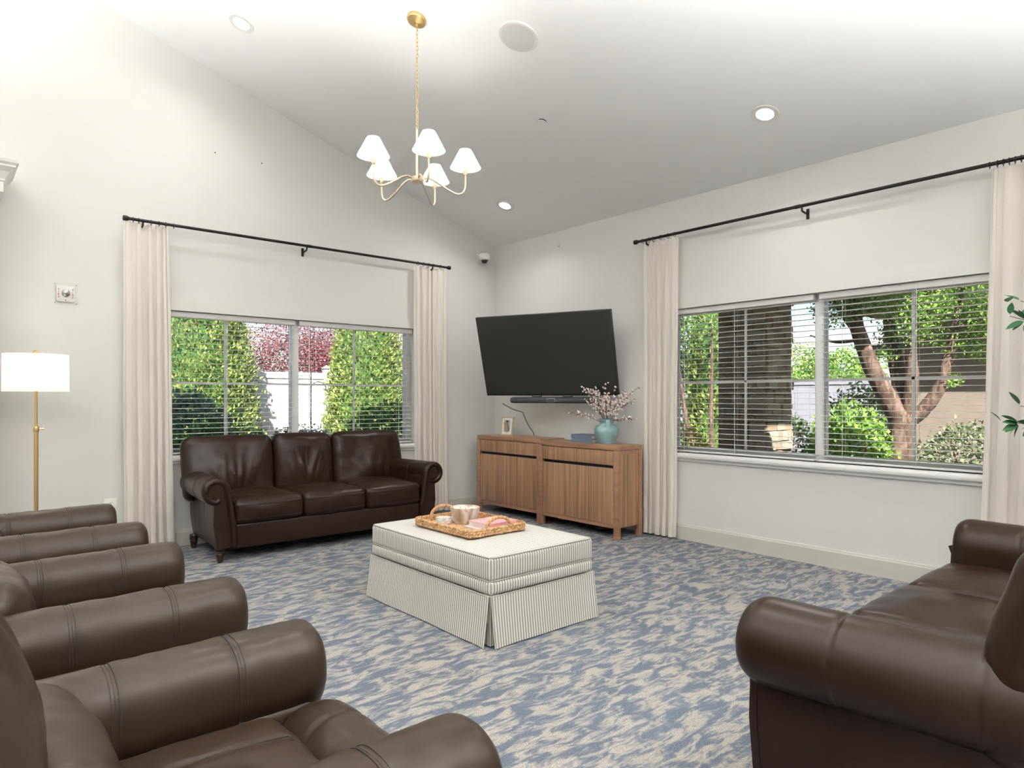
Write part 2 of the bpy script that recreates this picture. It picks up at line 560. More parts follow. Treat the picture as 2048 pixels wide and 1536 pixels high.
    def build(s, name, mat, parent=None, smooth=True, loc=None, rot=None, angle=40, stripe=False, normals=False):
        me = bpy.data.meshes.new(name)
        me.from_pydata(s.v, [], s.f)
        if normals:
            bm = bmesh.new()
            bm.from_mesh(me)
            bmesh.ops.recalc_face_normals(bm, faces=bm.faces)
            bm.to_mesh(me)
            bm.free()
        if stripe:
            uv = me.uv_layers.new(name='stripe')
            for p in me.polygons:
                nx, ny, nz = (abs(q) for q in p.normal)
                for li in p.loop_indices:
                    co = me.vertices[me.loops[li].vertex_index].co
                    u = co.x if (ny > nx and ny > nz * 0.75) else co.y
                    uv.data[li].uv = (u, co.z)
        me.materials.append(MATS[mat])
        if smooth:
            me.polygons.foreach_set('use_smooth', [True] * len(me.polygons))
            me.set_sharp_from_angle(angle=math.radians(angle))
        me.update()
        o = bpy.data.objects.new(name, me)
        COL.objects.link(o)
        if parent is not None:
            o.parent = parent
        if loc is not None:
            o.location = loc
        if rot is not None:
            o.rotation_euler = rot
        return o

def tag(o, label=None, cat=None, group=None, kind=None):
    if label:
        o['label'] = label
    if cat:
        o['category'] = cat
    if group:
        o['group'] = group
    if kind:
        o['kind'] = kind
    return o
def thing(name, label, cat, loc=(0, 0, 0), rotz=0.0, group=None):
    o = bpy.data.objects.new(name, None)
    o.empty_display_size = 0.1
    COL.objects.link(o)
    o.location = loc
    o.rotation_euler = (0, 0, rotz)
    return tag(o, label, cat, group)
def copy_tree(o, parent=None):
    c = o.copy()
    COL.objects.link(c)
    c.parent = parent
    for ch in list(o.children):
        copy_tree(ch, c)
    return c
def share(o, name, parent, loc=None, rot=None, scale=None):
    c = bpy.data.objects.new(name, o.data)
    COL.objects.link(c)
    c.parent = parent
    if loc is not None:
        c.location = loc
    if rot is not None:
        c.rotation_euler = rot
    if scale is not None:
        c.scale = scale
    return c
def struct(o, label=None):
    o['kind'] = 'structure'
    if label:
        o['label'] = label
    return o
def lamp(name, kind, energy, parent, loc, color=(1, 0.93, 0.82), size=0.05, rot=None, spot=None, blend=0.5):
    d = bpy.data.lights.new(name, kind)
    d.energy = energy
    d.color = color
    if kind == 'AREA':
        d.shape = 'DISK'
        d.size = size
    else:
        d.shadow_soft_size = size
    if spot:
        d.spot_size = spot
        d.spot_blend = blend
    o = bpy.data.objects.new(name, d)
    COL.objects.link(o)
    o.parent = parent
    o.location = loc
    if rot is not None:
        o.rotation_euler = rot
    return o
def nz(x, y, z=0.0):
    return noise.noise(Vector((x, y, z)))
def T(x, y, z):
    return Matrix.Translation((x, y, z))
def RX(a):
    return Matrix.Rotation(a, 4, 'X')
def RY(a):
    return Matrix.Rotation(a, 4, 'Y')
def RZ(a):
    return Matrix.Rotation(a, 4, 'Z')

# ------------------------------------------------------------------ room shell
XW, YW = 5.076, 6.174           # inner faces of the right wall and the back wall
XL, YF = -3.2, -2.6             # left wall and front wall (behind the camera)
SL = 0.3382
HC = 3.044
RIDGE_X = -0.6
def ceil_z(x):
    return HC + SL * (XW - x) if x >= RIDGE_X else HC + SL * (XW - RIDGE_X) - SL * (RIDGE_X - x)
TH = 0.18
TILT = math.atan(SL)

W1 = (1.355, 3.945, 0.775, 2.005)     # back window: x0, x1, z0, z1
W2 = (0.976, 3.716, 0.775, 2.060)     # right window: y0, y1, z0, z1

mb = MB().box((XL - TH, YF - TH, -0.12), (XW + TH, YW + TH, 0.0))
struct(mb.build('floor', 'carpet', smooth=False), 'blue and beige brushstroke patterned carpet floor')

mb = MB()
zr = ceil_z(RIDGE_X)
mb.prism([(XL - TH, 0), (W1[0], 0), (W1[0], ceil_z(W1[0])), (RIDGE_X, zr), (XL - TH, ceil_z(XL - TH))], 'y', YW, YW + TH)
mb.prism([(W1[1], 0), (XW + TH, 0), (XW + TH, ceil_z(XW + TH)), (W1[1], ceil_z(W1[1]))], 'y', YW, YW + TH)
mb.prism([(W1[0], 0), (W1[1], 0), (W1[1], W1[2]), (W1[0], W1[2])], 'y', YW, YW + TH)
mb.prism([(W1[0], W1[3]), (W1[1], W1[3]), (W1[1], ceil_z(W1[1])), (W1[0], ceil_z(W1[0]))], 'y', YW, YW + TH)
struct(mb.build('wall_back', 'wall_paint', smooth=False, normals=True), 'warm white gable wall with a window behind the sofa')
mb = MB()
hz = HC
mb.box((XW, YF - TH, 0), (XW + TH, W2[0], hz))
mb.box((XW, W2[1], 0), (XW + TH, YW, hz))
mb.box((XW, W2[0], 0), (XW + TH, W2[1], W2[2]))
mb.box((XW, W2[0], W2[3]), (XW + TH, W2[1], hz))
struct(mb.build('wall_right', 'wall_paint', smooth=False), 'warm white side wall with the wide window and television')
mb = MB().box((XL - TH, YF - TH, 0), (XL, YW, ceil_z(XL)))
struct(mb.build('wall_left', 'wall_paint', smooth=False))
mb = MB().prism([(XL, 0), (XW, 0), (XW, HC), (RIDGE_X, zr), (XL, ceil_z(XL))], 'y', YF - TH, YF)
struct(mb.build('wall_front', 'wall_paint', smooth=False, normals=True))
OV = 0.62                                                           # roof overhang beyond the right wall
mb = MB().prism([(XW + OV, HC - SL * OV), (RIDGE_X, zr), (XL - OV, ceil_z(XL - OV)), (XL - OV, ceil_z(XL - OV) + .2), (RIDGE_X, zr + .22), (XW + OV, HC - SL * OV + .2)],
                'y', YF - OV, YW + OV)
struct(mb.build('ceiling', 'ceiling_paint', smooth=False, normals=True), 'white sloping vaulted ceiling')

def baseboard(name, axis):
    prof = [(0, 0), (0.016, 0), (0.016, 0.118), (0.012, 0.125), (0.010, 0.135), (0, 0.138)]
    mb = MB()
    if axis == 'x':
        mb.prism([(YW - a, z) for a, z in prof], 'x', XL, XW)
    else:
        mb.prism([(XW - a, z) for a, z in prof], 'y', YF, YW - 0.016)
    return struct(mb.build(name, 'baseboard_paint', smooth=False, normals=True))
baseboard('baseboard_back', 'x')
baseboard('baseboard_right', 'y')

# windows: build in local frame (u along the wall, v out of the room, w up), mapped to the wall
def window(name, u0, u1, z0, z1, mapper, label, muntin_z):
    root = bpy.data.objects.new(name, None)
    COL.objects.link(root)
    root['kind'] = 'structure'
    root['label'] = label
    def part(pname, lo, hi, mat, r=0.0):
        a, b = mapper(*lo), mapper(*hi)
        lo2 = [min(p, q) for p, q in zip(a, b)]
        hi2 = [max(p, q) for p, q in zip(a, b)]
        return MB().box(lo2, hi2, r).build(pname, mat, root, smooth=r > 0)
    D0, D1 = 0.085, 0.155
    mid = (u0 + u1) / 2
    part('frame_head', (u0, D0, z1 - .045), (u1, D1, z1), 'vinyl_white')
    part('frame_foot', (u0, D0, z0), (u1, D1, z0 + .05), 'vinyl_white')
    part('frame_jamb', (u0, D0, z0 + .05), (u0 + .05, D1, z1 - .045), 'vinyl_white')
    part('frame_jamb', (u1 - .05, D0, z0 + .05), (u1, D1, z1 - .045), 'vinyl_white')
    part('mullion', (mid - .034, D0 - .01, z0 + .05), (mid + .034, D1, z1 - .045), 'vinyl_white')
    for a, b in ((u0 + .05, mid - .034), (mid + .034, u1 - .05)):
        part('pane', (a, 0.118, z0 + .05), (b, 0.124, z1 - .045), 'window_glass')
        c = mid + (-.638 if a < mid - .1 else .638)
        part('muntin', (c - .010, 0.108, z0 + .05), (c + .010, 0.118, z1 - .045), 'vinyl_white')
        part('muntin', (a, 0.108, muntin_z - .010), (b, 0.118, muntin_z + .010), 'vinyl_white')
    # casing and stool
    part('head_casing', (u0 - .085, -.014, z1), (u1 + .085, 0, z1 + .088), 'wall_paint')
    for a, b in ((u0 - .085, u0), (u1, u1 + .085)):
        part('side_casing', (a, -.014, z0), (b, 0, z1), 'wall_paint')
    part('stool', (u0 - .10, -.055, z0 - .048), (u1 + .10, D0, z0), 'trim_white', 0.018)
    part('apron', (u0 - .085, -.022, z0 - .075), (u1 + .085, 0, z0 - .046), 'trim_white', 0.008)
    return root
map1 = lambda u, v, w: (u, YW + v, w)
map2 = lambda u, v, w: (XW + v, u, w)
window('window_1', W1[0], W1[1], W1[2], W1[3], map1, 'white framed window with two sashes behind the sofa', 1.392)
window('window_2', W2[0], W2[1], W2[2], W2[3], map2, 'wide white framed window on the television wall', 1.402)

# horizontal blinds, one per sash
def blind(label, u0, u1, ztop, zbot, mapper, horiz_x, group, wand_at):
    root = thing('window_blind', label, 'blind', mapper((u0 + u1) / 2, 0.03, zbot), 0, group)
    base = Vector(root.location)
    vc = 0.045
    def P(u, v, w):
        return Vector(mapper(u, v, w)) - base
    def bx(name, lo, hi, mat='blind_white', r=0.0):
        a, b = P(*lo), P(*hi)
        return MB().box([min(p, q) for p, q in zip(a, b)], [max(p, q) for p, q in zip(a, b)], r).build(name, mat, root, smooth=r > 0)
    bx('headrail', (u0, vc - .028, ztop - .045), (u1, vc + .028, ztop), r=.004)
    bx('bottom_rail', (u0, vc - .024, zbot), (u1, vc + .024, zbot + .016), r=.005)
    # a slightly crowned slat, 50 mm wide
    prof = []
    for i in range(7):
        s = -1 + 2 * i / 6
        prof.append((s * .0245, .0010 * (1 - s * s)))
    poly = prof + [(a, z - .0022) for a, z in prof[::-1]]
    half = (u1 - u0) / 2 - .006
    mb = MB().prism(poly, 'x' if horiz_x else 'y', -half, half)
    first = None
    n = int((ztop - .06 - zbot - .03) / .0435)
    for i in range(n + 1):
        z = zbot + .045 + i * .0435
        loc = P((u0 + u1) / 2, vc, z)
        til = random.uniform(-.010, .010)
        rot = (-til, 0, 0) if horiz_x else (0, til, 0)
        if first is None:
            first = mb.build('slat', 'blind_white', root, smooth=True, loc=loc, rot=rot, angle=60)
        else:
            share(first, 'slat', root, loc, rot)
    for f in (0.13, 0.5, 0.87):
        u = u0 + (u1 - u0) * f
        m = MB()
        for dv in (-.026, .026):
            m.tube([P(u, vc + dv, zbot), P(u, vc + dv, ztop - .03)], .0011, 5)
        m.tube([P(u + .012, vc, zbot), P(u + .012, vc, ztop - .03)], .0011, 5)
        m.build('ladder_cord', 'blind_white', root)
    if wand_at is not None:
        m = MB().tube([P(wand_at, vc - .038, ztop - .04), P(wand_at + .004, vc - .038, ztop - .95)], .0042, 6)
        m.build('tilt_wand', 'blind_white', root)
    return root
m1 = (W1[0] + W1[1]) / 2
m2 = (W2[0] + W2[1]) / 2
GB = 'white horizontal slat blinds'
blind('white slatted blind over the sash nearer the floor lamp', W1[0] + .012, m1 - .02, W1[3] - .004, .779, map1, True, GB, None)
blind('white slatted blind over the sash nearer the security camera', m1 + .02, W1[1] - .012, W1[3] - .004, .779, map1, True, GB, m1 + .11)
blind('white slatted blind in front of the stone pillar view', m2 + .02, W2[1] - .012, W2[3] - .004, .779, map2, False, GB, None)
blind('white slatted blind in front of the branching tree view', W2[0] + .012, m2 - .02, W2[3] - .004, .779, map2, False, GB, None)

# ------------------------------------------------------------------ curtains and rods
def curtain_rod(label, u0, u1, z, mapper, brackets, rings):
    root = thing('curtain_rod', label, 'curtain rod', mapper((u0 + u1) / 2, -.10, z))
    base = Vector(root.location)
    P = lambda u, v, w: Vector(mapper(u, v, w)) - base
    mid = u0 + (u1 - u0) * .48
    MB().tube([P(u0, -.10, z), P(u1, -.10, z)], .0125, 12).build('rod', 'rod_bronze', root)
    MB().tube([P(mid, -.10, z), P(mid + .04, -.10, z)], .0150, 12).build('joint_collar', 'rod_bronze', root)
    for u, s in ((u0, -1), (u1, 1)):
        MB().tube([P(u - s * .012, -.10, z), P(u, -.10, z), P(u + s * .006, -.10, z), P(u + s * .030, -.10, z), P(u + s * .034, -.10, z)],
                  [.0135, .019, .021, .021, .017], 14).build('finial', 'rod_bronze', root)
    for u in brackets:
        m = MB().tube([P(u, 0, z - .045), P(u, -.05, z - .045), P(u, -.098, z - .038), P(u, -.10, z - .010)], .008, 8)
        a, b = P(u - .012, -.006, z - .085), P(u + .012, 0, z - .005)
        m.box([min(p, q) for p, q in zip(a, b)], [max(p, q) for p, q in zip(a, b)], .002)
        m.build('bracket', 'rod_bronze', root)
    for u in rings:
        m = MB().tube([P(u + .003 * math.sin(k), -.10 + .021 * math.cos(2 * PI * k / 16), z - .006 + .021 * math.sin(2 * PI * k / 16)) for k in range(16)], .0022, 6, closed=True)
        m.build('ring', 'rod_bronze', root)
    return root
def curtain(label, u0, u1, ub0, ub1, ztop, mapper, pleats, seed, facing, group='cream pleated curtains'):
    """u0..u1 at the top, ub0..ub1 at the hem; facing +1 when u grows to the viewer's right."""
    root = thing('curtain', label, 'curtain', mapper((u0 + u1) / 2, -.06, 0.02), 0, group)
    base = Vector(root.location)
    rr = random.Random(seed)
    amp = [rr.uniform(.65, 1.25) for _ in range(pleats + 2)]
    shift = [rr.uniform(-.18, .18) for _ in range(pleats + 2)]
    wid = [rr.uniform(.55, 1.5) for _ in range(pleats)]
    cum = [sum(wid[:k]) / sum(wid) for k in range(pleats + 1)]
    zb = 0.022
    def fn(s, t):
        z = zb + (ztop - zb) * t
        top = max(0.0, (t - 0.955) / 0.045)
        uu = (ub0 + (ub1 - ub0) * s) * (1 - t ** .8) + (u0 + (u1 - u0) * s) * t ** .8
        i = 0
        while i < pleats - 1 and s > cum[i + 1]:
            i += 1
        k = i + min(1.0, (s - cum[i]) / (cum[i + 1] - cum[i]))
        ph = (k - i) + shift[i] * math.sin((k - i) * PI) * .8
        a = amp[i] * (1 - (k - i)) + amp[i + 1] * (k - i)
        w = (.5 - .5 * math.cos(2 * PI * ph))
        w = w ** (0.75 + 1.8 * top)
        depth = (.043 * a) * (0.55 + .45 * (1 - t)) * (w - .5)
        if top > 0:
            depth *= 1 + .25 * top
        depth += .010 * nz(s * 6 + seed, z * .9)
        side = .012 * math.sin(2 * PI * ph * 2) * (1 - t * .5) + .006 * nz(s * 9, z * 1.3, seed)
        zz = z + (.012 * abs(math.sin(k * PI)) if t >= 1 else 0)
        v = -.078 - depth
        return Vector(mapper(uu + side, v, zz)) - base
    nu = pleats * 14
    MB().grid(fn, nu, 36).build('drape', 'curtain_linen', root, angle=80)
    # pinch pleat stitching bands near the heading
    hemfn = lambda s, t: fn(s, t * .028) + (Vector(mapper(0, -.003, 0)) - Vector(mapper(0, 0, 0)))
    MB().grid(hemfn, nu, 2).build('hem', 'curtain_lining', root, angle=80)
    return root
curtain_rod('dark bronze curtain rod above the window behind the sofa', 1.19, 4.32, 2.700, map1, (1.30, 2.69, 4.12), (1.23, 1.27, 1.36, 1.42, 1.47, 1.53, 3.93, 4.0, 4.07, 4.13, 4.22))
curtain_rod('dark bronze curtain rod above the wide television wall window', 0.98, 3.965, 2.715, map2, (1.02, 2.40, 3.86), (3.9, 3.83, 3.78, 3.70, 3.62, 3.55, 1.21, 1.17, 1.14, 1.11, 1.08, 1.05))
curtain('long cream curtain hanging beside the floor lamp', 1.165, 1.505, 1.170, 1.545, 2.672, map1, 6, 11, 1)
curtain('long cream curtain hanging near the security camera corner', 3.90, 4.325, 3.925, 4.335, 2.668, map1, 6, 23, 1)
curtain('long cream curtain beside the walnut cabinet end', 3.53, 3.925, 3.565, 3.915, 2.684, map2, 5, 35, -1)
curtain('long cream curtain beside the potted plant leaves', 0.80, 1.205, 0.78, 1.285, 2.684, map2, 6, 47, -1)

# ------------------------------------------------------------------ sofas
def wrinkle(amp, sx, sy, sz, seed, face=None):
    def f(p, nrm):
        a = nz(p.x * sx + seed, p.y * sy, p.z * sz) + .5 * nz(p.x * sx * 2.3, p.y * sy * 2.3 + seed, p.z * sz * 2.3)
        k = 1 - abs(nz(p.x * sx * .9 - seed, p.y * sy * .9, p.z * sz * .9)) * 2
        return nrm * amp * (a * .6 + .4 * k)
    return f
def seat_wr(i):
    def f(p, nrm):
        rid = 1 - abs(nz(p.x * 3.2 + 2.6 * p.y + i * 4.1, p.y * 9 - p.x * 2, i)) * 2.4
        rid2 = nz(p.x * 26 + i * 3, 1.3, p.z * 5) + .3
        front = max(0, -nrm.y)
        k = max(0, nrm.z)
        return nrm * (.006 * nz(p.x * 6, p.y * 6, p.z * 9 + i) + (.0050 * max(0, rid) * k) + .0035 * max(0, rid2) * front)
    return f
def build_sofa(label, loc, rotz, pillow=False):
    """Three seat sofa with scroll arms, front towards local -y."""
    root = thing('leather_sofa', label, 'sofa', loc, rotz, 'dark brown leather sofas')
    LT = 'leather_sofa'
    IN = 0.858
    # base rail
    MB().box((-IN - .02, -.372, .095), (IN + .02, .34, .285), .014, 3).build('base', LT, root)
    # scroll arms
    for s in (-1, 1):
        R = 0.124 if pillow else 0.100
        cz = 0.540 if pillow else 0.552
        def centre(v):                       # v: 0 front .. 1 back, arms flare outwards at the front
            return s * (0.985 - .045 * v), -.375 + .765 * v
        def armfn(u, v):
            cx, y = centre(v)
            # cross-section: starts low on the outside, over the roll, down the inside to the seat
            a = math.radians(-75 + 255 * u / .72) if u < .72 else None
            rr = R * (1.0 + .05 * (1 - v))
            e = min(v / (.09 if pillow else .03), 1.0)
            lo_ = .62 if pillow else .90
            rr *= lo_ + (1 - lo_) * math.sqrt(max(0, 1 - (1 - e) ** 2))
            for sv in (.36, .80):
                rr -= .0045 * math.exp(-((v - sv) / .008) ** 2)
            if a is not None:
                x = cx + s * rr * math.cos(a)
                z = cz + rr * math.sin(a)
            else:
                q = (u - .72) / .28
                x = cx - s * rr - s * .022 * q ** 2 * 0 + 0
                x = cx - s * rr + (s * (IN) - (cx - s * rr)) * min(1, q * 1.6)
                z = cz - (cz - .12) * q
            return Vector((x, y, z))
        arm_o = MB().grid(armfn, 44, 110).build('arm', LT, root, angle=80)
        # outside panel below the roll
        def pan(u, v):
            cx, y = centre(v)
            z = .115 + (.49 - .115) * u
            x = cx + s * (.012 + .012 * math.sin(u * PI) - .018 * (1 - u) ** 2)
            for sv in (.36, .56, .80):
                x -= s * .003 * math.exp(-((v - sv) / .006) ** 2)
            return Vector((x, y + (.012 if v == 0 else 0), z))
        MB().grid(pan, 10, 70).build('side_panel', LT, arm_o, angle=80)
        # front facing: scroll disc and tapering post
        cx0, y0 = centre(0)
        out = []
        for k in range(29):
            a = math.radians(-62 + 242 * k / 28)
            rd_ = .080 if pillow else .068
            out.append((cx0 + s * rd_ * math.cos(a), cz + rd_ * math.sin(a)))
        post = [(s * (IN + .012), .30), (s * (IN + .025), .115), (s * (IN + .125), .115), (s * (IN + .150), .30), (s * (IN + .143), .44)]
        poly = out + post
        MB().prism(poly, 'y', y0 - (-.006 if pillow else .012), y0 + .03).build('front_facing', LT, arm_o, angle=30, normals=True)
        # padded roll around the scroll
        path = []
        for k in range(31):
            a = math.radians(-110 + 290 * k / 30)
            rr = .080 - (.012 * max(0, (2 - k)) / 2)
            path.append((cx0 + s * rr * math.cos(a), y0 - .006, cz + rr * math.sin(a)))
        for k in range(1, 13):
            q = k / 12
            xx = (cx0 - s * .080) * (1 - min(1, q * 1.5)) + s * (IN + .0) * min(1, q * 1.5)
            path.append((xx, y0 - (-.008 if pillow else .006), cz - (cz - .125) * q))
        if pillow:
            path = path[30:]
        MB().tube(path, .0255 if not pillow else .012, 12).build('scroll_roll' if not pillow else 'front_piping', LT, arm_o)
        MB().box((min(s * (IN + .008), s * (IN + .085)), -.35, .10), (max(s * (IN + .008), s * (IN + .085)), .38, .54), .02).build('arm_core', LT, root)
    # seat cushions
    w = 2 * IN / 3
    for i in range(3):
        cx = -IN + w * (i + .5)
        m = MB().cushion((w - .006, .72, .195), .050, (.004, .022, .034), (22, 22, 5), seat_wr(i))
        sc_ = m.build('seat_cushion', LT, root, loc=(cx, -.028, .372), angle=75)
        yb = -.392
        pts = [(-w / 2 + .03 + (w - .06) * k / 16, 0, 0) for k in range(17)]
        m = MB().tube([(p[0], -.352 - .018 * (1 - (p[0] / (w / 2)) ** 2), .058) for p in pts], .0028, 6)
        m.tube([(p[0], -.352 - .018 * (1 - (p[0] / (w / 2)) ** 2), -.052) for p in pts], .0028, 6)
        m.build('seat_piping', LT, sc_, loc=(0, -.010, 0))
    # back cushions, leaning back
    for i in range(3):
        wd = w + (.185 if i != 1 else .0)
        cx = (-IN + w * (i + .5)) + (-.0925 if i == 0 else .0925 if i == 2 else 0)
        rr = random.Random(50 + i)
        fx, fz = rr.uniform(-.05, .05), rr.uniform(-.10, -.04)
        def wr(p, nrm, i=i, fx=fx, fz=fz):
            d = Vector((0, 0, 0))
            if nrm.y < .2:
                rx, rz = p.x - fx, p.z - fz
                msk = math.exp(-(rx / .17) ** 2 - (rz / .15) ** 2)
                lean = rx / (.35 + max(-.2, rz))                       # folds fan out upwards from the seat
                rid = 1 - abs(nz(lean * 5.5 + i * 3.3, rz * 2.4, i * 1.7)) * 2.2
                rid2 = 1 - abs(nz(lean * 11 + i, rz * 4.2 + 4, 2.0)) * 2.4
                low = nz(p.x * 3.4 + i * 5, p.z * 3.6, 1.7)
                d.y = -(.016 * max(0, rid) + .006 * max(0, rid2)) * msk - .024 * low
            d += nrm * .004 * nz(p.x * 11, p.y * 9, p.z * 11 + i)
            return d
        m = MB().cushion((wd - .006, .15, .535), .070, (.006, .040, .012), (34, 4, 34), wr)
        o = m.build('back_cushion', LT, root, loc=(cx, .318, .665), rot=(-.17, 0, 0), angle=75)
    MB().cushion((1.86, .09, .66), .040, (0, .0, .008), (20, 3, 10)).build('back_frame', LT, root, loc=(0, .375, .535), rot=(-.06, 0, 0), angle=75)
    # turned feet
    prof = [(.030, .118), (.034, .110), (.034, .100), (.028, .095), (.034, .088), (.034, .078), (.027, .072), (.031, .064), (.028, .052), (.021, .012), (.019, 0)]
    f0 = None
    for x in (-.945, .945):
        for y in (-.335, .335):
            if f0 is None:
                f0 = MB().lathe(prof[::-1], 16).build('foot', 'dark_wood_leg', root, loc=(x, y, 0))
            else:
                share(f0, 'foot', root, (x, y, 0))
    return root
SOFA_Y = 5.685
build_sofa('brown leather three-seat scroll-arm sofa in front of the window with evergreen shrubs', (2.617, SOFA_Y, 0), 0)
build_sofa('brown leather scroll-arm sofa in the foreground, seen from its arm end', (2.885, .700, 0), PI, True)

# ------------------------------------------------------------------ recliner armchairs (front towards local -y)
def build_recliner(label, loc, rotz):
    root = thing('leather_armchair', label, 'armchair', loc, rotz, 'row of brown leather armchairs')
    LT = 'leather_recliner'
    for s in (-1, 1):
        y0, y1 = -.492, .36
        L = y1 - y0
        def pil(u, v):
            a = 2 * PI * u
            # front and back rounding
            d0, d1 = v * L, (1 - v) * L
            rd = .055
            e = 1.0
            if d0 < rd:
                e = .80 + .20 * math.sqrt(max(0, 1 - (1 - d0 / rd) ** 2))
            if d1 < .04:
                e = min(e, .85 + .15 * math.sqrt(max(0, 1 - (1 - d1 / .04) ** 2)))
            y = y0 + L * v
            g = 0.0
            for sv in (.236, .522):
                pass
            for yy in (-.256, .03):
                g += .0035 * math.exp(-((y - yy) / .007) ** 2)
            n = 2.45
            c, q = math.cos(a), math.sin(a)
            x = math.copysign(abs(c) ** (2 / n), c) * (.118 * e - g)
            z = math.copysign(abs(q) ** (2 / n), q) * (.128 * e - g)
            wr = .003 * nz(y * 7, a * 1.2, s * 3) + .0022 * nz(y * 22, a * 2.0, s)
            if q < -.2:
                x *= .96
            return Vector((s * .388 + x * (1 + wr * 8), y, .497 + z * (1 + wr * 8) - .012 * v))
        m = MB().grid(pil, 40, 64, cu=True)
        # end caps
        for v in (0, 1):
            c = [pil(k / 40, v) for k in range(40)]
            cen = sum(c, Vector()) / 40
            cen.y += -.012 if v == 0 else .012
            m.add(c + [cen], [(k, (k + 1) % 40, 40) if v else ((k + 1) % 40, k, 40) for k in range(40)])
        arm_o = m.build('arm', LT, root, angle=75)
        # double stitched seams over the arm
        for yy in (-.256, .03):
            m = MB()
            for dy, rr in ((-.0085, .0013), (.0085, .0013), (0, .0018)):
                v = (yy + dy - y0) / L
                pts = [pil(k / 60, v) for k in range(-4, 35)]
                cen = Vector((s * .388, yy + dy, .497))
                m.tube([p + (p - cen).normalized() * .0004 for p in pts], rr, 5)
            m.build('arm_stitching', 'stitch', arm_o)
        MB().box((min(s * .275, s * .485), -.462, .055), (max(s * .275, s * .485), .43, .44), .03, 3).build('arm_body', LT, root)
    # seat with two stitched seams
    seams = (-.10, .10)
    def seatw(p, nrm):
        g = sum(.005 * math.exp(-((p.x - q) / .010) ** 2) for q in seams)
        up = max(0, nrm.z)
        return Vector((0, 0, -g * up)) + nrm * (.005 * nz(p.x * 7, p.y * 6, p.z * 9) + .003 * nz(p.x * 15, p.y * 15, 2))
    seat_o = MB().cushion((.56, .50, .18), .05, (0, .01, .022), (36, 18, 4), seatw).build('seat_cushion', LT, root, loc=(0, -.088, .360), angle=75)
    def frontw(p, nrm):
        g = sum(.005 * math.exp(-((p.x - q) / .010) ** 2) for q in seams)
        k = max(0, nrm.z, -nrm.y)
        return nrm * (-g * k) + nrm * (.005 * nz(p.x * 7 + 5, p.y * 6, p.z * 9) + .003 * nz(p.x * 17, p.y * 15, 4))
    foot_o = MB().cushion((.565, .195, .27), .075, (0, .016, .016), (36, 4, 8), frontw).build('footrest_pad', LT, root, loc=(0, -.428, .318), angle=75)
    for q in seams:
        m, m_b = MB(), MB()
        for dx in (-.007, .007):
            m.tube([(q + dx, y, 0 + .0905 + .020 * (1 - (y / .25) ** 2) * (1 - (q / .28) ** 2) - .004) for y in [-.215 + .43 * k / 16 for k in range(17)]], .0013, 5)
            m_b.tube([(q + dx, .063 * math.sin(a), .068 + .078 * math.cos(a) - .001) for a in [-1.3 + 2.5 * k / 14 for k in range(15)]], .0013, 5)
        m.build('seat_stitching', 'stitch', seat_o)
        m_b.build('pad_stitching', 'stitch', foot_o)
    MB().box((-.29, -.455, .05), (.29, .40, .27), .02).build('base', LT, root)
    # backrest: padded frame, lumbar pillow, head pillow
    wfun = lambda p, nrm: nrm * (.008 * nz(p.x * 6, p.y * 6, p.z * 6 + 3) + .004 * nz(p.x * 14, p.y * 14, p.z * 14))
    MB().cushion((.78, .15, .66), .06, (.01, .02, .015), (18, 4, 16), wfun).build('back_frame', LT, root, loc=(0, .400, .635), rot=(-.38, 0, 0), angle=75)
    MB().cushion((.54, .18, .25), .080, (.012, .030, .012), (16, 4, 10), wfun).build('lumbar_cushion', LT, root, loc=(0, .195, .550), rot=(-.25, 0, 0), angle=75)
    MB().cushion((.60, .17, .38), .080, (.012, .035, .014), (18, 4, 14), wfun).build('head_cushion', LT, root, loc=(0, .350, .795), rot=(-.42, 0, 0), angle=75)
    for x in (-.40, .40):
        for y in (-.40, .38):
            MB().lathe([(.018, 0), (.022, .06)], 12).build('foot', 'black_plastic', root, loc=(x, y, 0))
    return root
CH_X = .350
build_recliner('brown leather armchair in the foreground corner with its seat cushion in view', (CH_X, 1.475, 0), PI / 2)
build_recliner('brown leather armchair standing between the two other armchairs of the row', (CH_X, 2.870, 0), PI / 2)
build_recliner('brown leather armchair of the row nearest the floor lamp', (CH_X, 4.290, 0), PI / 2)

# ------------------------------------------------------------------ striped ottoman
OX0, OX1, OY0, OY1 = 2.135, 2.905, 2.635, 3.845
ocx, ocy = (OX0 + OX1) / 2, (OY0 + OY1) / 2
ott = thing('skirted_ottoman', 'grey and cream striped skirted ottoman in the middle of the carpet', 'ottoman', (ocx, ocy, 0))
hx, hy = (OX1 - OX0) / 2, (OY1 - OY0) / 2
MB().cushion((2 * hx, 2 * hy, .125), .022, (.004, .004, .020), (18, 26, 5)).build('top_cushion', 'ticking_stripe', ott, loc=(0, 0, .392), stripe=True, angle=70)
MB().cushion((2 * hx + .006, 2 * hy + .006, .085), .030, (.004, .004, .0), (18, 26, 3)).build('band', 'ticking_stripe', ott, loc=(0, 0, .297), stripe=True, angle=70)
m = MB()
for zz, ex in ((.4505, -.004), (.333, -.002), (.258, .004)):
    r = .03
    path = []
    for qx, qy, a0 in ((1, 1, 0), (-1, 1, 90), (-1, -1, 180), (1, -1, 270)):
        for k in range(6):
            a = math.radians(a0 + 90 * k / 5)
            path.append((qx * (hx + ex - r) + r * math.cos(a), qy * (hy + ex - r) + r * math.sin(a), zz))
    dense = []
    for i in range(len(path)):
        p, q = Vector(path[i]), Vector(path[(i + 1) % len(path)])
        nseg = max(1, int((q - p).length / .05))
        dense += [p.lerp(q, j / nseg) for j in range(nseg)]
    m2_ = MB().tube(dense, .0042, 6, closed=True)
    m2_.build('welt', 'welt_grey', ott)
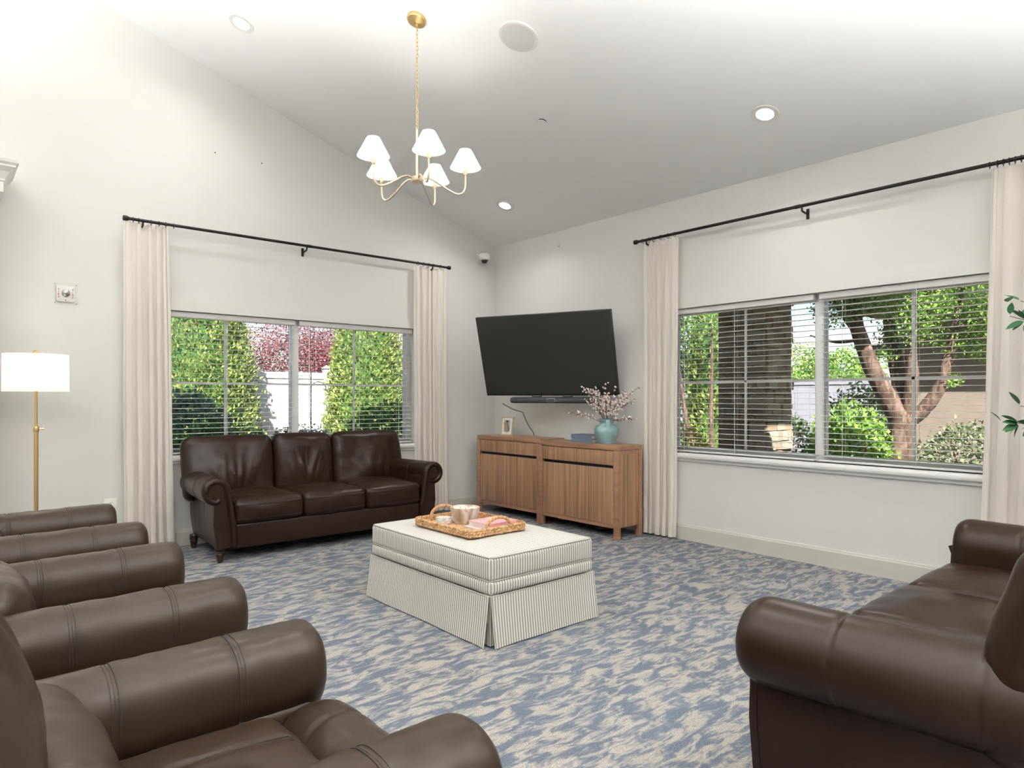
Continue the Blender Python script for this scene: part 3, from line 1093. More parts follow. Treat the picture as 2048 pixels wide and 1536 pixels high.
# four skirt panels flaring towards the floor, with corner pleats
def skirt(axis, s, seed):
    half = hx if axis == 'x' else hy
    other = hy if axis == 'x' else hx
    def fn(u, v):
        z = .006 + (.262 - .006) * (1 - v)
        half2 = half + .004 + .016 * v
        a = (-1 + 2 * u) * half2
        gap = .004 + .016 * v
        a *= (half2 - gap) / half2
        off = other + .006 + .028 * v ** 1.2 + .007 * v * math.sin(u * 9 + seed) * nz(u * 4 + seed, 1.1) + .008 * v * nz(u * 3.2, seed, 2.0)
        d = abs(abs(-1 + 2 * u) - 1) * half
        off += .006 * v * math.exp(-(d / .05) ** 2)
        return Vector((a, s * off, z)) if axis == 'x' else Vector((s * off, a, z))
    MB().grid(fn, 40, 12).build('skirt_panel', 'ticking_stripe', ott, stripe=True, angle=80, normals=False)
for axis in ('x', 'y'):
    for s in (-1, 1):
        skirt(axis, s, 3 + s + (0 if axis == 'x' else 5))
for sx in (-1, 1):
    for sy in (-1, 1):
        MB().prism([(0, 0), (sx * -.06, 0), (sx * -.06, sy * -.012), (sx * -.012, sy * -.012), (sx * -.012, sy * -.06), (0, sy * -.06)], 'z', .008, .26).build('corner_pleat', 'ticking_stripe', ott, loc=(sx * (hx - .001), sy * (hy - .001), 0), stripe=True, smooth=False, normals=True)
MB().box((-hx + .03, -hy + .03, .03), (hx - .03, hy - .03, .335)).build('inner_box', 'welt_grey', ott, smooth=False)

# ------------------------------------------------------------------ tray and what stands in it
TZ = .4760
TX0, TX1, TY0, TY1 = 2.275, 2.705, 2.985, 3.565
tcx, tcy = (TX0 + TX1) / 2, (TY0 + TY1) / 2
tray = thing('seagrass_tray', 'woven seagrass tray with rope handles on the striped ottoman', 'tray', (tcx, tcy, TZ))
tw, tl = (TX1 - TX0) / 2, (TY1 - TY0) / 2
MB().box((-tw + .012, -tl + .012, 0), (tw - .012, tl - .012, .010), .003).build('tray_floor', 'seagrass', tray)
def rrect(t, hx_, hy_, r):
    """Point on a rounded rectangle by arc length fraction."""
    sx, sy = 2 * (hx_ - r), 2 * (hy_ - r)
    q = PI * r / 2
    segs = [('l', (hx_, -(hy_ - r)), (0, 1), sy), ('a', (hx_ - r, hy_ - r), 0, q), ('l', (hx_ - r, hy_), (-1, 0), sx), ('a', (-(hx_ - r), hy_ - r), 90, q),
            ('l', (-hx_, hy_ - r), (0, -1), sy), ('a', (-(hx_ - r), -(hy_ - r)), 180, q), ('l', (-(hx_ - r), -hy_), (1, 0), sx), ('a', (hx_ - r, -(hy_ - r)), 270, q)]
    tot = sum(z[3] for z in segs)
    d = (t % 1.0) * tot
    for kind, p, e, L in segs:
        if d <= L:
            if kind == 'l':
                return Vector((p[0] + e[0] * d, p[1] + e[1] * d, 0)), Vector((e[0], e[1], 0))
            a = math.radians(e) + d / r
            return Vector((p[0] + r * math.cos(a), p[1] + r * math.sin(a), 0)), Vector((-math.sin(a), math.cos(a), 0))
        d -= L
    return Vector((hx_, 0, 0)), Vector((0, 1, 0))
NS = 96
for name, rows in (('woven_wall', 3),):
    m = MB()
    for row in range(rows):
        for k in range(NS):
            p, tg = rrect((k + .5 * row) / NS, tw - .006, tl - .006, .035)
            nrm = Vector((tg.y, -tg.x, 0))
            zc = .010 + .0135 * row
            mid = p + Vector((0, 0, zc))
            sgn = 1 if row % 2 else -1
            d = (tg * .016 + Vector((0, 0, sgn * .007)))
            jit = random.uniform(-.002, .002)
            pts = [mid - d - nrm * .002, mid - d * .5 + nrm * (.004 + jit), mid + nrm * (.006 + jit), mid + d * .5 + nrm * (.004 + jit), mid + d - nrm * .002]
            m.tube(pts, [.004, .0082, .0092, .0082, .004], 6)
    o = m.build('woven_wall', 'seagrass', tray, angle=60)
    o['kind'] = 'stuff'
for s in (-1, 1):
    pts = []
    for k in range(25):
        a = PI * k / 24
        pts.append((-.088 * math.cos(a), s * (tl - .010), .034 + .062 * math.sin(a) ** .8))
    m = MB().tube(pts, .0095, 10)
    # rope wrapping
    hel = []
    for k in range(25 * 8):
        q = k / (25 * 8 - 1) * 24
        i = min(int(q), 23)
        c = Vector(pts[i]).lerp(Vector(pts[i + 1]), q - i)
        d = (Vector(pts[i + 1]) - Vector(pts[i])).normalized()
        n1 = Vector((0, 1, 0))
        n2 = d.cross(n1)
        a = k * 1.15
        hel.append(c + (n1 * math.cos(a) + n2 * math.sin(a)) * .0085)
    m.tube(hel, .0032, 5)
    m.build('rope_handle', 'seagrass', tray)

FL = TZ + .0105
def book(name, label, cover, x, y, z, w, l, h, rz, parent_cat='book', group=None):
    b = thing(name, label, parent_cat, (x, y, z), rz, group)
    MB().box((-w / 2 + .004, -l / 2 + .004, .003), (w / 2 - .002, l / 2 - .004, h - .003)).build('pages', 'paper', b, smooth=False)
    m = MB().box((-w / 2, -l / 2, 0), (w / 2, l / 2, .003)).box((-w / 2, -l / 2, h - .003), (w / 2, l / 2, h)).box((-w / 2, -l / 2, .003), (-w / 2 + .004, l / 2, h - .003))
    m.build('cover', cover, b, smooth=False)
    return b
book('book', 'thin pale magazine lying under the pink book', 'book_cream', 2.540, 3.125, FL, .21, .25, .012, 1.57)
book('book', 'pink covered hardback book on the seagrass tray', 'book_pink', 2.555, 3.130, FL + .0125, .185, .225, .030, 1.62)
bowl = thing('candle_bowl', 'faceted whitewashed wood candle bowl on the tray', 'candle', (2.520, 3.360, FL))
m = MB().lathe([(.066, 0), (.082, .03), (.092, .085), (.094, .098), (.086, .098), (.083, .082), (.0, .080)], 9, cap=False)
m.add([(.066 * math.cos(2 * PI * k / 9), .066 * math.sin(2 * PI * k / 9), 0) for k in range(9)], [tuple(range(9))[::-1]])
m.build('wooden_shell', 'whitewash_wood', bowl, angle=20)
MB().lathe([(.080, .079), (.0815, .088), (.0, .0885)], 24).build('wax', 'wax', bowl)
for k in range(3):
    MB().tube([(.03 * math.cos(k * 2.1), .03 * math.sin(k * 2.1), .086), (.03 * math.cos(k * 2.1), .03 * math.sin(k * 2.1), .098)], .0015, 6).build('wick', 'stitch', bowl)
GC = 'marble coasters stacked on the tray'
for k in range(4):
    rz = (.35, .62, .30, .48)[k]
    M = RZ(rz)
    hexp = [(.052 * math.cos(PI / 3 * i), .052 * math.sin(PI / 3 * i)) for i in range(6)]
    mb = MB().prism(hexp, 'z', 0, .0095)
    o = mb.build('coaster', 'marble_coaster', smooth=False, loc=(2.405 + .003 * math.sin(k * 3), 3.420 + .003 * math.cos(k * 4), FL + .0001 + k * .0098), rot=(0, 0, rz))
    tag(o, ['bottom marble coaster of the stack on the tray', 'second marble coaster from the bottom of the stack', 'second marble coaster from the top of the stack',
            'top marble coaster of the stack on the tray'][k], 'coaster', GC)

# ------------------------------------------------------------------ walnut cabinets
def cabinet(label, xf, y0, y1, ztop):
    """Front faces -x; y0 < y1."""
    W = y1 - y0
    D = .352
    c = thing('sideboard_cabinet', label, 'cabinet', (xf + D / 2, (y0 + y1) / 2, 0), 0, 'walnut sideboard cabinets')
    hw, hd = W / 2, D / 2
    P = .048
    MB().box((-hd, -hw, ztop - .042), (hd, hw, ztop), .002).build('top', 'walnut_edge', c)
    for sx in (-1, 1):
        for sy in (-1, 1):
            x, y = sx * (hd - P / 2), sy * (hw - P / 2)
            MB().box((x - P / 2, y - P / 2, 0), (x + P / 2, y + P / 2, ztop - .043), .0015).build('leg', 'walnut_edge', c)
    MB().box((-hd + .014, -hw + P, .092), (-hd + .034, hw - P, .128)).build('bottom_rail', 'walnut_edge', c, smooth=False)
    for sy in (-1, 1):
        ya, yb = sorted((sy * (hw - .010), sy * (hw - .026)))
        MB().box((-hd + P, ya, .10), (hd - P, yb, ztop - .08)).build('side_panel', 'walnut', c, smooth=False)
        MB().box((-hd + P, sy * hw - (.036 if sy > 0 else -.004), ztop - .080), (hd - P, sy * hw - (.004 if sy > 0 else -.036), ztop - .044)).build('side_rail', 'walnut_edge', c, smooth=False)
    MB().box((-hd + .045, -hw + P * .5, .10), (hd - .01, hw - P * .5, ztop - .044)).build('carcass', 'slot_black', c, smooth=False)
    inner = W - 2 * P
    zd0, zd1 = ztop - .176, ztop - .048
    for k in range(2):
        a = -inner / 2 + inner / 2 * k + .0015
        b = a + inner / 2 - .003
        MB().box((-hd + .006, a, zd0), (-hd + .026, b, zd1), .001).build('drawer', 'walnut', c)
    MB().box((-hd + .036, -inner / 2, zd0 - .030), (-hd + .046, inner / 2, zd0)).build('finger_slot', 'slot_black', c, smooth=False)
    for k in range(3):
        a = -inner / 2 + inner / 3 * k + .0015
        b = a + inner / 3 - .006
        MB().box((-hd + .006, a, .130), (-hd + .026, b, zd0 - .028), .001).build('door', 'walnut', c)
    return c
cabinet('walnut sideboard cabinet under the vase', 4.600, 3.885, 4.905, .833)
cabinet('walnut sideboard cabinet under the picture frame', 4.622, 4.912, 5.935, .846)

CT = .8335
# vase with blossom branches
vase = thing('ceramic_vase', 'teal glazed ceramic vase on the walnut cabinet', 'vase', (4.815, 4.200, CT))
m = MB().lathe([(.080, 0), (.083, .006), (.102, .055), (.114, .105), (.113, .135), (.098, .165), (.070, .180), (.063, .190), (.066, .205), (.080, .226), (.084, .232),
                (.079, .233), (.060, .205), (.056, .190), (.060, .178), (.04, .17)], 40, cap=False)
m.add([(.080 * math.cos(2 * PI * k / 40), .080 * math.sin(2 * PI * k / 40), 0) for k in range(40)], [tuple(range(40))[::-1]])
m.build('body', 'teal_glaze', vase, angle=60)
for a in (math.radians(228), math.radians(48)):
    pts = [(.074, 0, .226), (.092, 0, .222), (.101, 0, .200), (.104, 0, .170), (.106, 0, .146)]
    mm = MB()
    for i in range(len(pts) - 1):
        p, q = Vector(pts[i]), Vector(pts[i + 1])
        mm.add([p + Vector((0, -.017, 0)), p + Vector((0, .017, 0)), q + Vector((0, .017, 0)), q + Vector((0, -.017, 0)),
                p + Vector((-.007, -.017, -.004)), p + Vector((-.007, .017, -.004)), q + Vector((-.007, .017, -.002)), q + Vector((-.007, -.017, -.002))],
               [(0, 1, 2, 3), (7, 6, 5, 4), (0, 4, 5, 1), (1, 5, 6, 2), (2, 6, 7, 3), (3, 7, 4, 0)])
    mm.build('handle', 'teal_glaze', vase, smooth=False, rot=(0, 0, a))
R_cam = Vector((math.cos(YAW), -math.sin(YAW), 0))
V_cam = Vector((math.sin(YAW), math.cos(YAW), 0))
sprays = [(-.40, .115, -.02, 9), (-.22, .34, .05, 16), (-.15, .30, -.08, 18), (-.10, .33, .10, 16), (-.02, .26, -.06, 15), (-.18, .22, .06, 14), (.06, .24, .08, 14),
          (.12, .21, -.05, 12), (.20, .30, .04, 12), (.31, .345, .0, 12), (.26, .225, -.06, 11), (.27, .035, -.03, 10), (.0, .37, .03, 7), (-.24, .36, -.02, 3), (.09, .33, .02, 3)]
BR_LAB = {0: 'long low blossom branch reaching out over the slate blue books', 9: 'long blossom branch reaching up towards the curtain', 8: 'second highest blossom branch leaning towards the curtain',
          11: 'drooping blossom branch on the curtain side of the vase', 12: 'tallest upright branch in front of the television', 13: 'thin branch with three buds in front of the sound bar end',
          14: 'thin upright branch with a few buds below the television corner'}
for i, (dx, dz, dd, nb) in enumerate(sprays):
    rr = random.Random(900 + i)
    br = thing('blossom_branch', BR_LAB.get(i, 'budding branch in the dense middle of the bunch in the teal vase'), 'branch', (4.815, 4.200, CT + .19), 0, 'blossom branches in the teal vase')
    # the stem starts inside the neck and bends outwards
    base = R_cam * (dx * .06) + V_cam * (dd * .2) + Vector((0, 0, -.01))
    tip = R_cam * dx + V_cam * dd + Vector((0, 0, dz))
    ctrl = R_cam * (dx * .35) + V_cam * (dd * .4) + Vector((0, 0, max(.06, dz * .62)))
    pts = []
    for k in range(13):
        t_ = k / 12
        p = base * (1 - t_) ** 2 + ctrl * 2 * t_ * (1 - t_) + tip * t_ ** 2
        p += Vector((rr.uniform(-1, 1), rr.uniform(-1, 1), rr.uniform(-1, 1))) * .006 * t_
        pts.append(p)
    MB().tube(pts, [.0030 - .0019 * k / 12 for k in range(13)], 5).build('stem', 'stem_brown', br)
    bud, cup = MB(), MB()
    for k in range(int(nb * 2.0) + 4):
        t_ = rr.uniform(.30, 1.0)
        q = t_ * 12
        j = min(int(q), 11)
        p = pts[j].lerp(pts[j + 1], q - j)
        d = Vector((rr.uniform(-1, 1), rr.uniform(-1, 1), rr.uniform(-.4, 1))).normalized()
        e = p + d * rr.uniform(.010, .026)
        s_ = rr.uniform(.0085, .0145) * (.75 if t_ > .9 else 1)
        cup.tube([p, e], .0011, 4)
        M = T(*e) @ d.to_track_quat('Z', 'Y').to_matrix().to_4x4()
        bud.lathe([(.001, -.2 * s_), (s_ * .62, .1 * s_), (s_ * .80, .75 * s_), (s_ * .45, 1.45 * s_), (.0006, 1.7 * s_)], 7, M)
        cup.lathe([(.001, -.35 * s_), (s_ * .55, -.05 * s_), (s_ * .70, .35 * s_)], 6, M, cap=False)
    bud.build('bud', 'blossom', br)['kind'] = 'stuff'
    cup.build('bud_stalk', 'blossom_cup', br)['kind'] = 'stuff'
book('book', 'lower slate blue book of the pair beside the vase', 'book_blue', 4.800, 4.430, CT, .17, .25, .036, .05, 'book', 'slate blue books beside the vase')
book('book', 'upper slate blue book of the pair beside the vase', 'book_blue', 4.800, 4.436, CT + .0365, .165, .262, .040, .02, 'book', 'slate blue books beside the vase')

# picture frame, leaning slightly, facing the room
pf = thing('picture_frame', 'small pale picture frame with a black and white photograph', 'picture frame', (4.815, 5.655, .8465), math.radians(-72))
pf_r = .16
Mf = RX(-pf_r)
fw, fh = .150, .205
m = MB()
for lo, hi in (((-fw / 2, -.008, 0), (-fw / 2 + .012, .010, fh)), ((fw / 2 - .012, -.008, 0), (fw / 2, .010, fh)), ((-fw / 2 + .012, -.008, 0), (fw / 2 - .012, .010, .012)), ((-fw / 2 + .012, -.008, fh - .012), (fw / 2 - .012, .010, fh))):
    m.box(lo, hi, 0, 2, Mf)
m.build('frame', 'frame_gold', pf, smooth=False)
MB().box((-fw / 2 + .012, -.002, .012), (fw / 2 - .012, .002, fh - .012), 0, 2, Mf).build('photo_mount', 'photo_mat', pf, smooth=False)
MB().box((-.040, -.0035, .040), (.040, -.002, fh - .034), 0, 2, Mf).build('photograph', 'photo_grey', pf, smooth=False)
fig = [(-.012, .042), (.030, .046), (.034, .070), (.030, .088), (.012, .128), (.002, .140), (-.006, .128), (-.012, .095), (-.016, .070)]
MB().prism([(x, z) for x, z in fig], 'y', -.0042, -.0035, Mf).build('printed_figure', 'photo_mid', pf, smooth=False)
MB().prism([(-.016, .142), (.014, .142), (.016, .162), (-.018, .164)], 'y', -.0044, -.0035, Mf).build('printed_hat', 'photo_dark', pf, smooth=False)
MB().prism([(-.010, .050), (.002, .050), (.006, .118), (-.003, .128), (-.010, .100)], 'y', -.0048, -.0042, Mf).build('printed_dress', 'photo_dark', pf, smooth=False)
MB().box((-.02, .0, 0), (.02, .006, .15), 0, 2, T(0, .012, 0) @ RX(.25)).build('easel', 'frame_gold', pf, smooth=False)

# ------------------------------------------------------------------ television with sound bar
TVC, TV_YAW, TV_T, TV_W = Vector((4.588, 4.803, 1.682)), -.379, .30, 1.45
TV_H = TV_W * .575
# local frame: x to the viewer's right, y away from the viewer (into the wall), z up
TVM = T(*TVC) @ RZ(-PI / 2 - TV_YAW) @ RX(TV_T)
tv = thing('television', 'large black flat television tilted down on its wall mount', 'television', TVC)
def tvp(mb, name, mat, smooth=False, **k):
    o = mb.build(name, mat, tv, smooth=smooth, **k)
    o.matrix_local = RZ(-PI / 2 - TV_YAW) @ RX(TV_T)
    return o
tvp(MB().box((-TV_W / 2, 0, -TV_H / 2), (TV_W / 2, .030, TV_H / 2), .004), 'bezel', 'black_plastic', True)
tvp(MB().box((-TV_W / 2 + .010, -.0015, -TV_H / 2 + .018), (TV_W / 2 - .010, .001, TV_H / 2 - .010)), 'screen', 'tv_screen')
tvp(MB().box((-TV_W * .34, .030, -TV_H * .40), (TV_W * .34, .062, TV_H * .22), .01), 'rear_housing', 'dark_grey_plastic', True)
tvp(MB().box((-.020, -.0022, -TV_H / 2 + .006), (.020, -.0012, -TV_H / 2 + .013)), 'badge', 'dark_grey_plastic')
mount = MB()
rel = lambda p: Vector(p) - TVC
bc = RZ(-PI / 2 - TV_YAW) @ RX(TV_T) @ Vector((0, .065, -.02))
wallp = rel((XW - .012, 5.02, 1.66))
mount.tube([bc, bc.lerp(wallp, .35) + Vector((0, .10, 0)), wallp], .018, 8)
mount.box((wallp.x - .01, wallp.y - .12, wallp.z - .16), (wallp.x + .011, wallp.y + .12, wallp.z + .16), .003)
mount.build('wall_arm', 'black_plastic', tv)
for s in (-1, 1):
    b = MB()
    b.tube([(s * .17 - .05, .045, -TV_H / 2 + .05), (s * .17 - .05, .050, -TV_H / 2 - .026), (s * .17 + .05, .050, -TV_H / 2 - .026), (s * .17 + .05, .045, -TV_H / 2 + .05)], .006, 6)
    tvp(b, 'sound_bar_bracket', 'black_plastic', True)
SBW = .965
sbar = thing('sound_bar', 'black sound bar hanging below the television', 'sound bar', TVC)
# the bar stays level; it hangs under the lower edge of the screen
low = RZ(-PI / 2 - TV_YAW) @ RX(TV_T) @ Vector((0, .055, -TV_H / 2 - .030))
SB_M = T(*low) @ RZ(-PI / 2 - TV_YAW)
m = MB()
def sbf(u, v):
    a = 2 * PI * u
    x = (v - .5) * SBW
    d = SBW / 2 - abs(x)
    e = math.sqrt(max(0.0, 1 - max(0, 1 - d / .045) ** 2))
    c, q = math.cos(a), math.sin(a)
    return SB_M @ Vector((x, .042 * math.copysign(abs(c) ** .6, c) * max(e, .02), -.034 + .031 * math.copysign(abs(q) ** .6, q) * max(e, .02)))
m.grid(sbf, 28, 48, cu=True)
m.build('body', 'dark_grey_plastic', sbar)
ring = []
for qx, qz, a0 in ((1, 1, 0), (-1, 1, 90), (-1, -1, 180), (1, -1, 270)):
    for k in range(5):
        a = math.radians(a0 + 90 * k / 4)
        ring.append(SB_M @ Vector((qx * .036 + .010 * math.cos(a), -.0425, -.036 + qz * .008 + .010 * math.sin(a))))
MB().tube(ring, .0016, 5, closed=True).build('trim_ring', 'silver', sbar)
cab = MB().tube([SB_M @ Vector((-.40, .03, -.02)) + TVC - Vector((4.95, 5.5, .9)) for _ in range(1)] and
                [(-.43, -.13, .30), (-.20, -.02, .24), (.02, .06, .20), (.075, .06, .10), (.080, .02, .04), (.085, -.04, -.02), (.085, -.06, -.06)], .004, 6)
tag(cab.build('power_cable', 'black_plastic', loc=(4.95, 5.5, .9)), 'thin black cable running down the wall from the sound bar', 'cable')

# ------------------------------------------------------------------ floor lamp
LX, LY = .545, 5.62
fl = thing('floor_lamp', 'brass floor lamp with white drum shade by the white column', 'floor lamp', (LX, LY, 0))
MB().lathe([(.13, 0), (.132, .006), (.128, .018), (.03, .022), (.015, .026)], 36).build('base', 'brass', fl)
lp_o = MB().tube([(0, 0, .02), (0, 0, 1.045)], .0135, 14).build('lower_pole', 'brass', fl)
MB().tube([(0, 0, 1.04), (0, 0, 1.47)], .0095, 14).build('upper_pole', 'brass', fl)
m = MB().lathe([(.0155, 1.030), (.017, 1.034), (.017, 1.064), (.0155, 1.068)], 16)
m.tube([(.016, 0, 1.050), (.034, 0, 1.050)], .004, 8).tube([(.034, 0, 1.050), (.044, 0, 1.050)], .007, 8)
m.build('height_knob', 'brass', lp_o)
shz0, shz1, shr = 1.308, 1.562, .189
MB().lathe([(shr + .003, shz0), (shr, shz1)], 48, cap=False).build('shade', 'lamp_fabric', fl, angle=80)
sh_o = fl.children[-1]
m = MB()
for k in range(3):
    a = k * 2 * PI / 3
    m.tube([(0, 0, shz1 - .012), (math.cos(a) * shr, math.sin(a) * shr, shz1 - .008)], .002, 6)
m.build('shade_spider', 'brass', sh_o)
MB().lathe([(.006, shz1 - .02), (.006, shz1 + .004), (.015, shz1 + .010), (.017, shz1 + .018), (.010, shz1 + .026), (.003, shz1 + .030)], 16).build('finial', 'brass', fl)
MB().lathe([(.012, 1.39), (.026, 1.42), (.030, 1.45), (.022, 1.48), (.005, 1.495)], 16).build('bulb', 'bulb_glow', fl)
lamp('floor_lamp_light', 'POINT', FLOOR_LAMP_W, fl, (0, 0, 1.44), (1, .86, .68), .035)

# unseen uplights added out of view to brighten the ceiling and room
def fill_torchiere(x, y, label, watt, cone):
    o = thing('added_fill_lamp', label, 'floor lamp', (x, y, 0), 0, 'brass torchiere lamps added behind the viewer')
    MB().lathe([(.14, 0), (.142, .008), (.135, .022), (.03, .03), (.012, .05)], 32).build('base', 'brass', o)
    MB().tube([(0, 0, .03), (0, 0, 1.68)], .011, 12).build('pole', 'brass', o)
    MB().lathe([(.012, 1.66), (.06, 1.68), (.13, 1.73), (.175, 1.80), (.172, 1.80), (.127, 1.736), (.058, 1.688), (.0, 1.684)], 36, cap=False).build('bowl', 'brass', o)
    MB().lathe([(.0, 1.69), (.022, 1.70), (.028, 1.73), (.015, 1.76), (.0, 1.765)], 14, cap=False).build('bulb', 'bulb_glow', o)
    lamp('added_fill_light', 'SPOT', ADDED_FILL_W * watt, o, (0, 0, 1.785), (1, .985, .955), .06, (PI, 0, 0), math.radians(cone), 0.55)
    return o
fill_torchiere(-.85, 3.0, 'added unseen brass fill uplight behind the armchair row', .75, 134)
fill_torchiere(.45, -.75, 'added unseen brass fill uplight behind the foreground armchair', 1.0, 140)
fill_torchiere(1.35, -.55, 'added unseen brass fill uplight between the sofa end and front wall', .95, 154)
fill_torchiere(4.0, -1.3, 'added unseen brass fill uplight in the front corner past the sofa', .16, 140)

# ------------------------------------------------------------------ chandelier
CHX, CHY = 2.552, 3.954
ch = thing('chandelier', 'champagne five-arm chandelier with small white cone shades', 'chandelier', (CHX, CHY, 0))
zc = ceil_z(CHX)
MB().lathe([(.012, -.040), (.020, -.034), (.062, -.026), (.068, -.018), (.068, 0)], 32, T(0, 0, zc) @ RY(TILT)).build('canopy', 'brass', ch)
MB().tube([(0, 0, zc - .03), (-.006, 0, zc - .06)], .008, 8).build('canopy_loop', 'brass', ch)
m = MB()
n_links = 26
ztop_, zbot_ = zc - .055, 3.125
st = (ztop_ - zbot_) / n_links
for k in range(n_links):
    z = ztop_ - st * (k + .5)
    rot = RZ(PI / 2 * (k % 2) + .4)
    pts = [(T(0, 0, z) @ rot) @ Vector((.0085 * math.cos(2 * PI * j / 14), 0, (st * .66) * math.sin(2 * PI * j / 14))) for j in range(14)]
    m.tube(pts, .0021, 6, closed=True)
m.build('chain', 'brass', ch)
MB().tube([(0, 0, 3.125), (0, 0, 2.80)], .010, 14).build('stem', 'champagne', ch)
MB().lathe([(.004, 2.757), (.040, 2.760), (.045, 2.766), (.045, 2.790), (.034, 2.800), (.012, 2.802)], 28).build('hub', 'champagne', ch)
R_A = .335
for k in range(5):
    th = math.radians(-49.1 + 0) + 0
    ang = -YAW + math.radians(3 + 72 * k)
    d = Vector((math.cos(ang), math.sin(ang), 0))
    ctrl = [(.03, 2.778), (.065, 2.790), (.10, 2.784), (.15, 2.755), (.21, 2.715), (.255, 2.690), (.29, 2.682), (.318, 2.695), (.332, 2.725), (R_A, 2.765), (R_A, 2.83)]
    dense = []
    for i in range(len(ctrl) - 1):
        p0 = ctrl[max(i - 1, 0)]; p1 = ctrl[i]; p2 = ctrl[i + 1]; p3 = ctrl[min(i + 2, len(ctrl) - 1)]
        for j in range(4):
            t_ = j / 4
            q = [0.5 * ((2 * p1[a]) + (-p0[a] + p2[a]) * t_ + (2 * p0[a] - 5 * p1[a] + 4 * p2[a] - p3[a]) * t_ ** 2 + (-p0[a] + 3 * p1[a] - 3 * p2[a] + p3[a]) * t_ ** 3) for a in (0, 1)]
            dense.append(d * q[0] + Vector((0, 0, q[1])))
    dense.append(d * R_A + Vector((0, 0, 2.83)))
    arm = MB().tube(dense, .0068, 10).build('arm', 'champagne', ch)
    MB().lathe([(.012, 2.815), (.0135, 2.82), (.0135, 2.845), (.012, 2.85)], 16, T(*(d * R_A))).build('socket_cup', 'champagne', arm)
    MB().lathe([(.0085, 2.845), (.0085, 2.905)], 12, T(*(d * R_A))).build('candle_sleeve', 'wax', arm)
    MB().lathe([(.006, 2.903), (.016, 2.922), (.017, 2.935), (.008, 2.962), (.002, 2.968)], 12, T(*(d * R_A))).build('bulb', 'bulb_glow', arm)
    MB().lathe([(.108, 2.866), (.042, 2.990)], 36, T(*(d * R_A)), cap=False).build('shade', 'chandelier_fabric', ch, angle=80)
    lamp('chandelier_light', 'POINT', BULB_W, ch, tuple(d * R_A + Vector((0, 0, 2.93))), (1, .955, .895), .02)

# ------------------------------------------------------------------ ceiling fittings
def on_ceiling(x, y):
    return T(x, y, ceil_z(x)) @ (RY(TILT) if x >= RIDGE_X else RY(-TILT))
def downlight(x, y, label):
    o = thing('recessed_downlight', label, 'ceiling light', (x, y, ceil_z(x)), 0, 'recessed ceiling downlights')
    o.rotation_euler = (0, TILT if x >= RIDGE_X else -TILT, 0)
    MB().lathe([(.060, -.004), (.092, -.006), (.096, -.001), (.096, .002), (.060, .002)], 36, cap=False).build('trim_ring', 'white_plastic', o)
    MB().lathe([(.0605, -.0035), (.055, -.003), (.0, -.003)][::-1], 32, cap=False).build('lens', 'downlight_glow', o, smooth=False)
    ld = lamp('downlight_light', 'AREA', DOWNLIGHT_W, o, (0, 0, -.012), (1, .975, .94), .12)
    ld.data.spread = math.radians(150)
    return o
downlight(1.809, 5.275, 'round recessed ceiling light high above the back wall')
downlight(4.435, 2.403, 'round recessed ceiling light above the wide window rod')
downlight(4.478, 5.282, 'round recessed ceiling light nearest the room corner')
downlight(1.81, 2.403, 'round recessed ceiling light over the armchairs')
downlight(-1.6, 2.403, 'added unseen recessed ceiling light past the armchair backs')  # from here down, unseen downlights added to brighten the room
downlight(4.45, -.48, 'added unseen recessed ceiling light over the foreground sofa')
downlight(1.81, -.48, 'added unseen recessed ceiling light between the sofa end and front wall')
downlight(-1.6, -.48, 'added unseen recessed ceiling light behind the viewer')
downlight(-1.6, 5.275, 'added unseen recessed ceiling light over the far side of the room')
sp = thing('ceiling_speaker', 'round white ceiling speaker beside the chandelier canopy', 'speaker', (3.036, 3.438, ceil_z(3.036)))
sp.rotation_euler = (0, TILT, 0)
MB().lathe([(.118, -.009), (.134, -.008), (.140, -.002), (.140, .002)], 48, cap=False).build('rim', 'white_plastic', sp)
MB().lathe([(.0, -.0075), (.119, -.0075)], 48, cap=False).build('grille', 'grey_grille', sp, smooth=False)
sd = thing('sprinkler_plate', 'small white round sprinkler plate on the sloping ceiling', 'sprinkler', (3.737, 3.939, ceil_z(3.737)))
sd.rotation_euler = (0, TILT, 0)
MB().lathe([(.0, -.016), (.036, -.016), (.038, -.012)], 28, cap=False).build('cover_plate', 'ceiling_paint', sd)
MB().lathe([(.037, -.012), (.034, -.006), (.034, .001)], 28, cap=False).build('shadow_gap', 'dark_grey_plastic', sd)

# ------------------------------------------------------------------ wall fittings
al = thing('fire_alarm_strobe', 'white fire alarm strobe with red lettering under a clear guard', 'fire alarm', (.785, YW, 2.065))
MB().box((-.062, -.016, -.062), (.062, 0, .062), .006).build('back_plate', 'white_plastic', al)
MB().lathe([(.028, 0), (.028, .012), (.018, .022), (.0, .024)], 20, T(0, -.016, .005) @ RX(PI / 2)).build('strobe_lens', 'silver', al)
MB().lathe([(.010, 0), (.010, .016), (.0, .018)], 12, T(0.004, -.022, .005) @ RX(PI / 2)).build('flash_tube', 'dark_grey_plastic', al)
MB().lathe([(.004, 0), (.004, .003), (.0, .0032)], 10, T(.0, -.016, -.050) @ RX(PI / 2)).build('screw', 'dark_grey_plastic', al)
for sx in (-.046, .046):
    for i, chh in enumerate('FIRE'):
        cu = bpy.data.curves.new('letter', 'FONT')
        cu.body = chh
        cu.size = .021
        cu.align_x = 'CENTER'
        cu.extrude = .0006
        cu.materials.append(MATS['red_print'])
        tmp = bpy.data.objects.new('letter_curve', cu)
        me = bpy.data.meshes.new_from_object(tmp)
        bpy.data.objects.remove(tmp)
        o = bpy.data.objects.new('letter', me)
        COL.objects.link(o)
        o.parent = al
        o.location = (sx, -.0168, .026 - i * .0195)
        o.rotation_euler = (PI / 2, 0, 0)
MB().box((-.078, -.062, -.080), (.078, -.0605, .080)).build('clear_guard', 'clear_plastic', al, smooth=False)
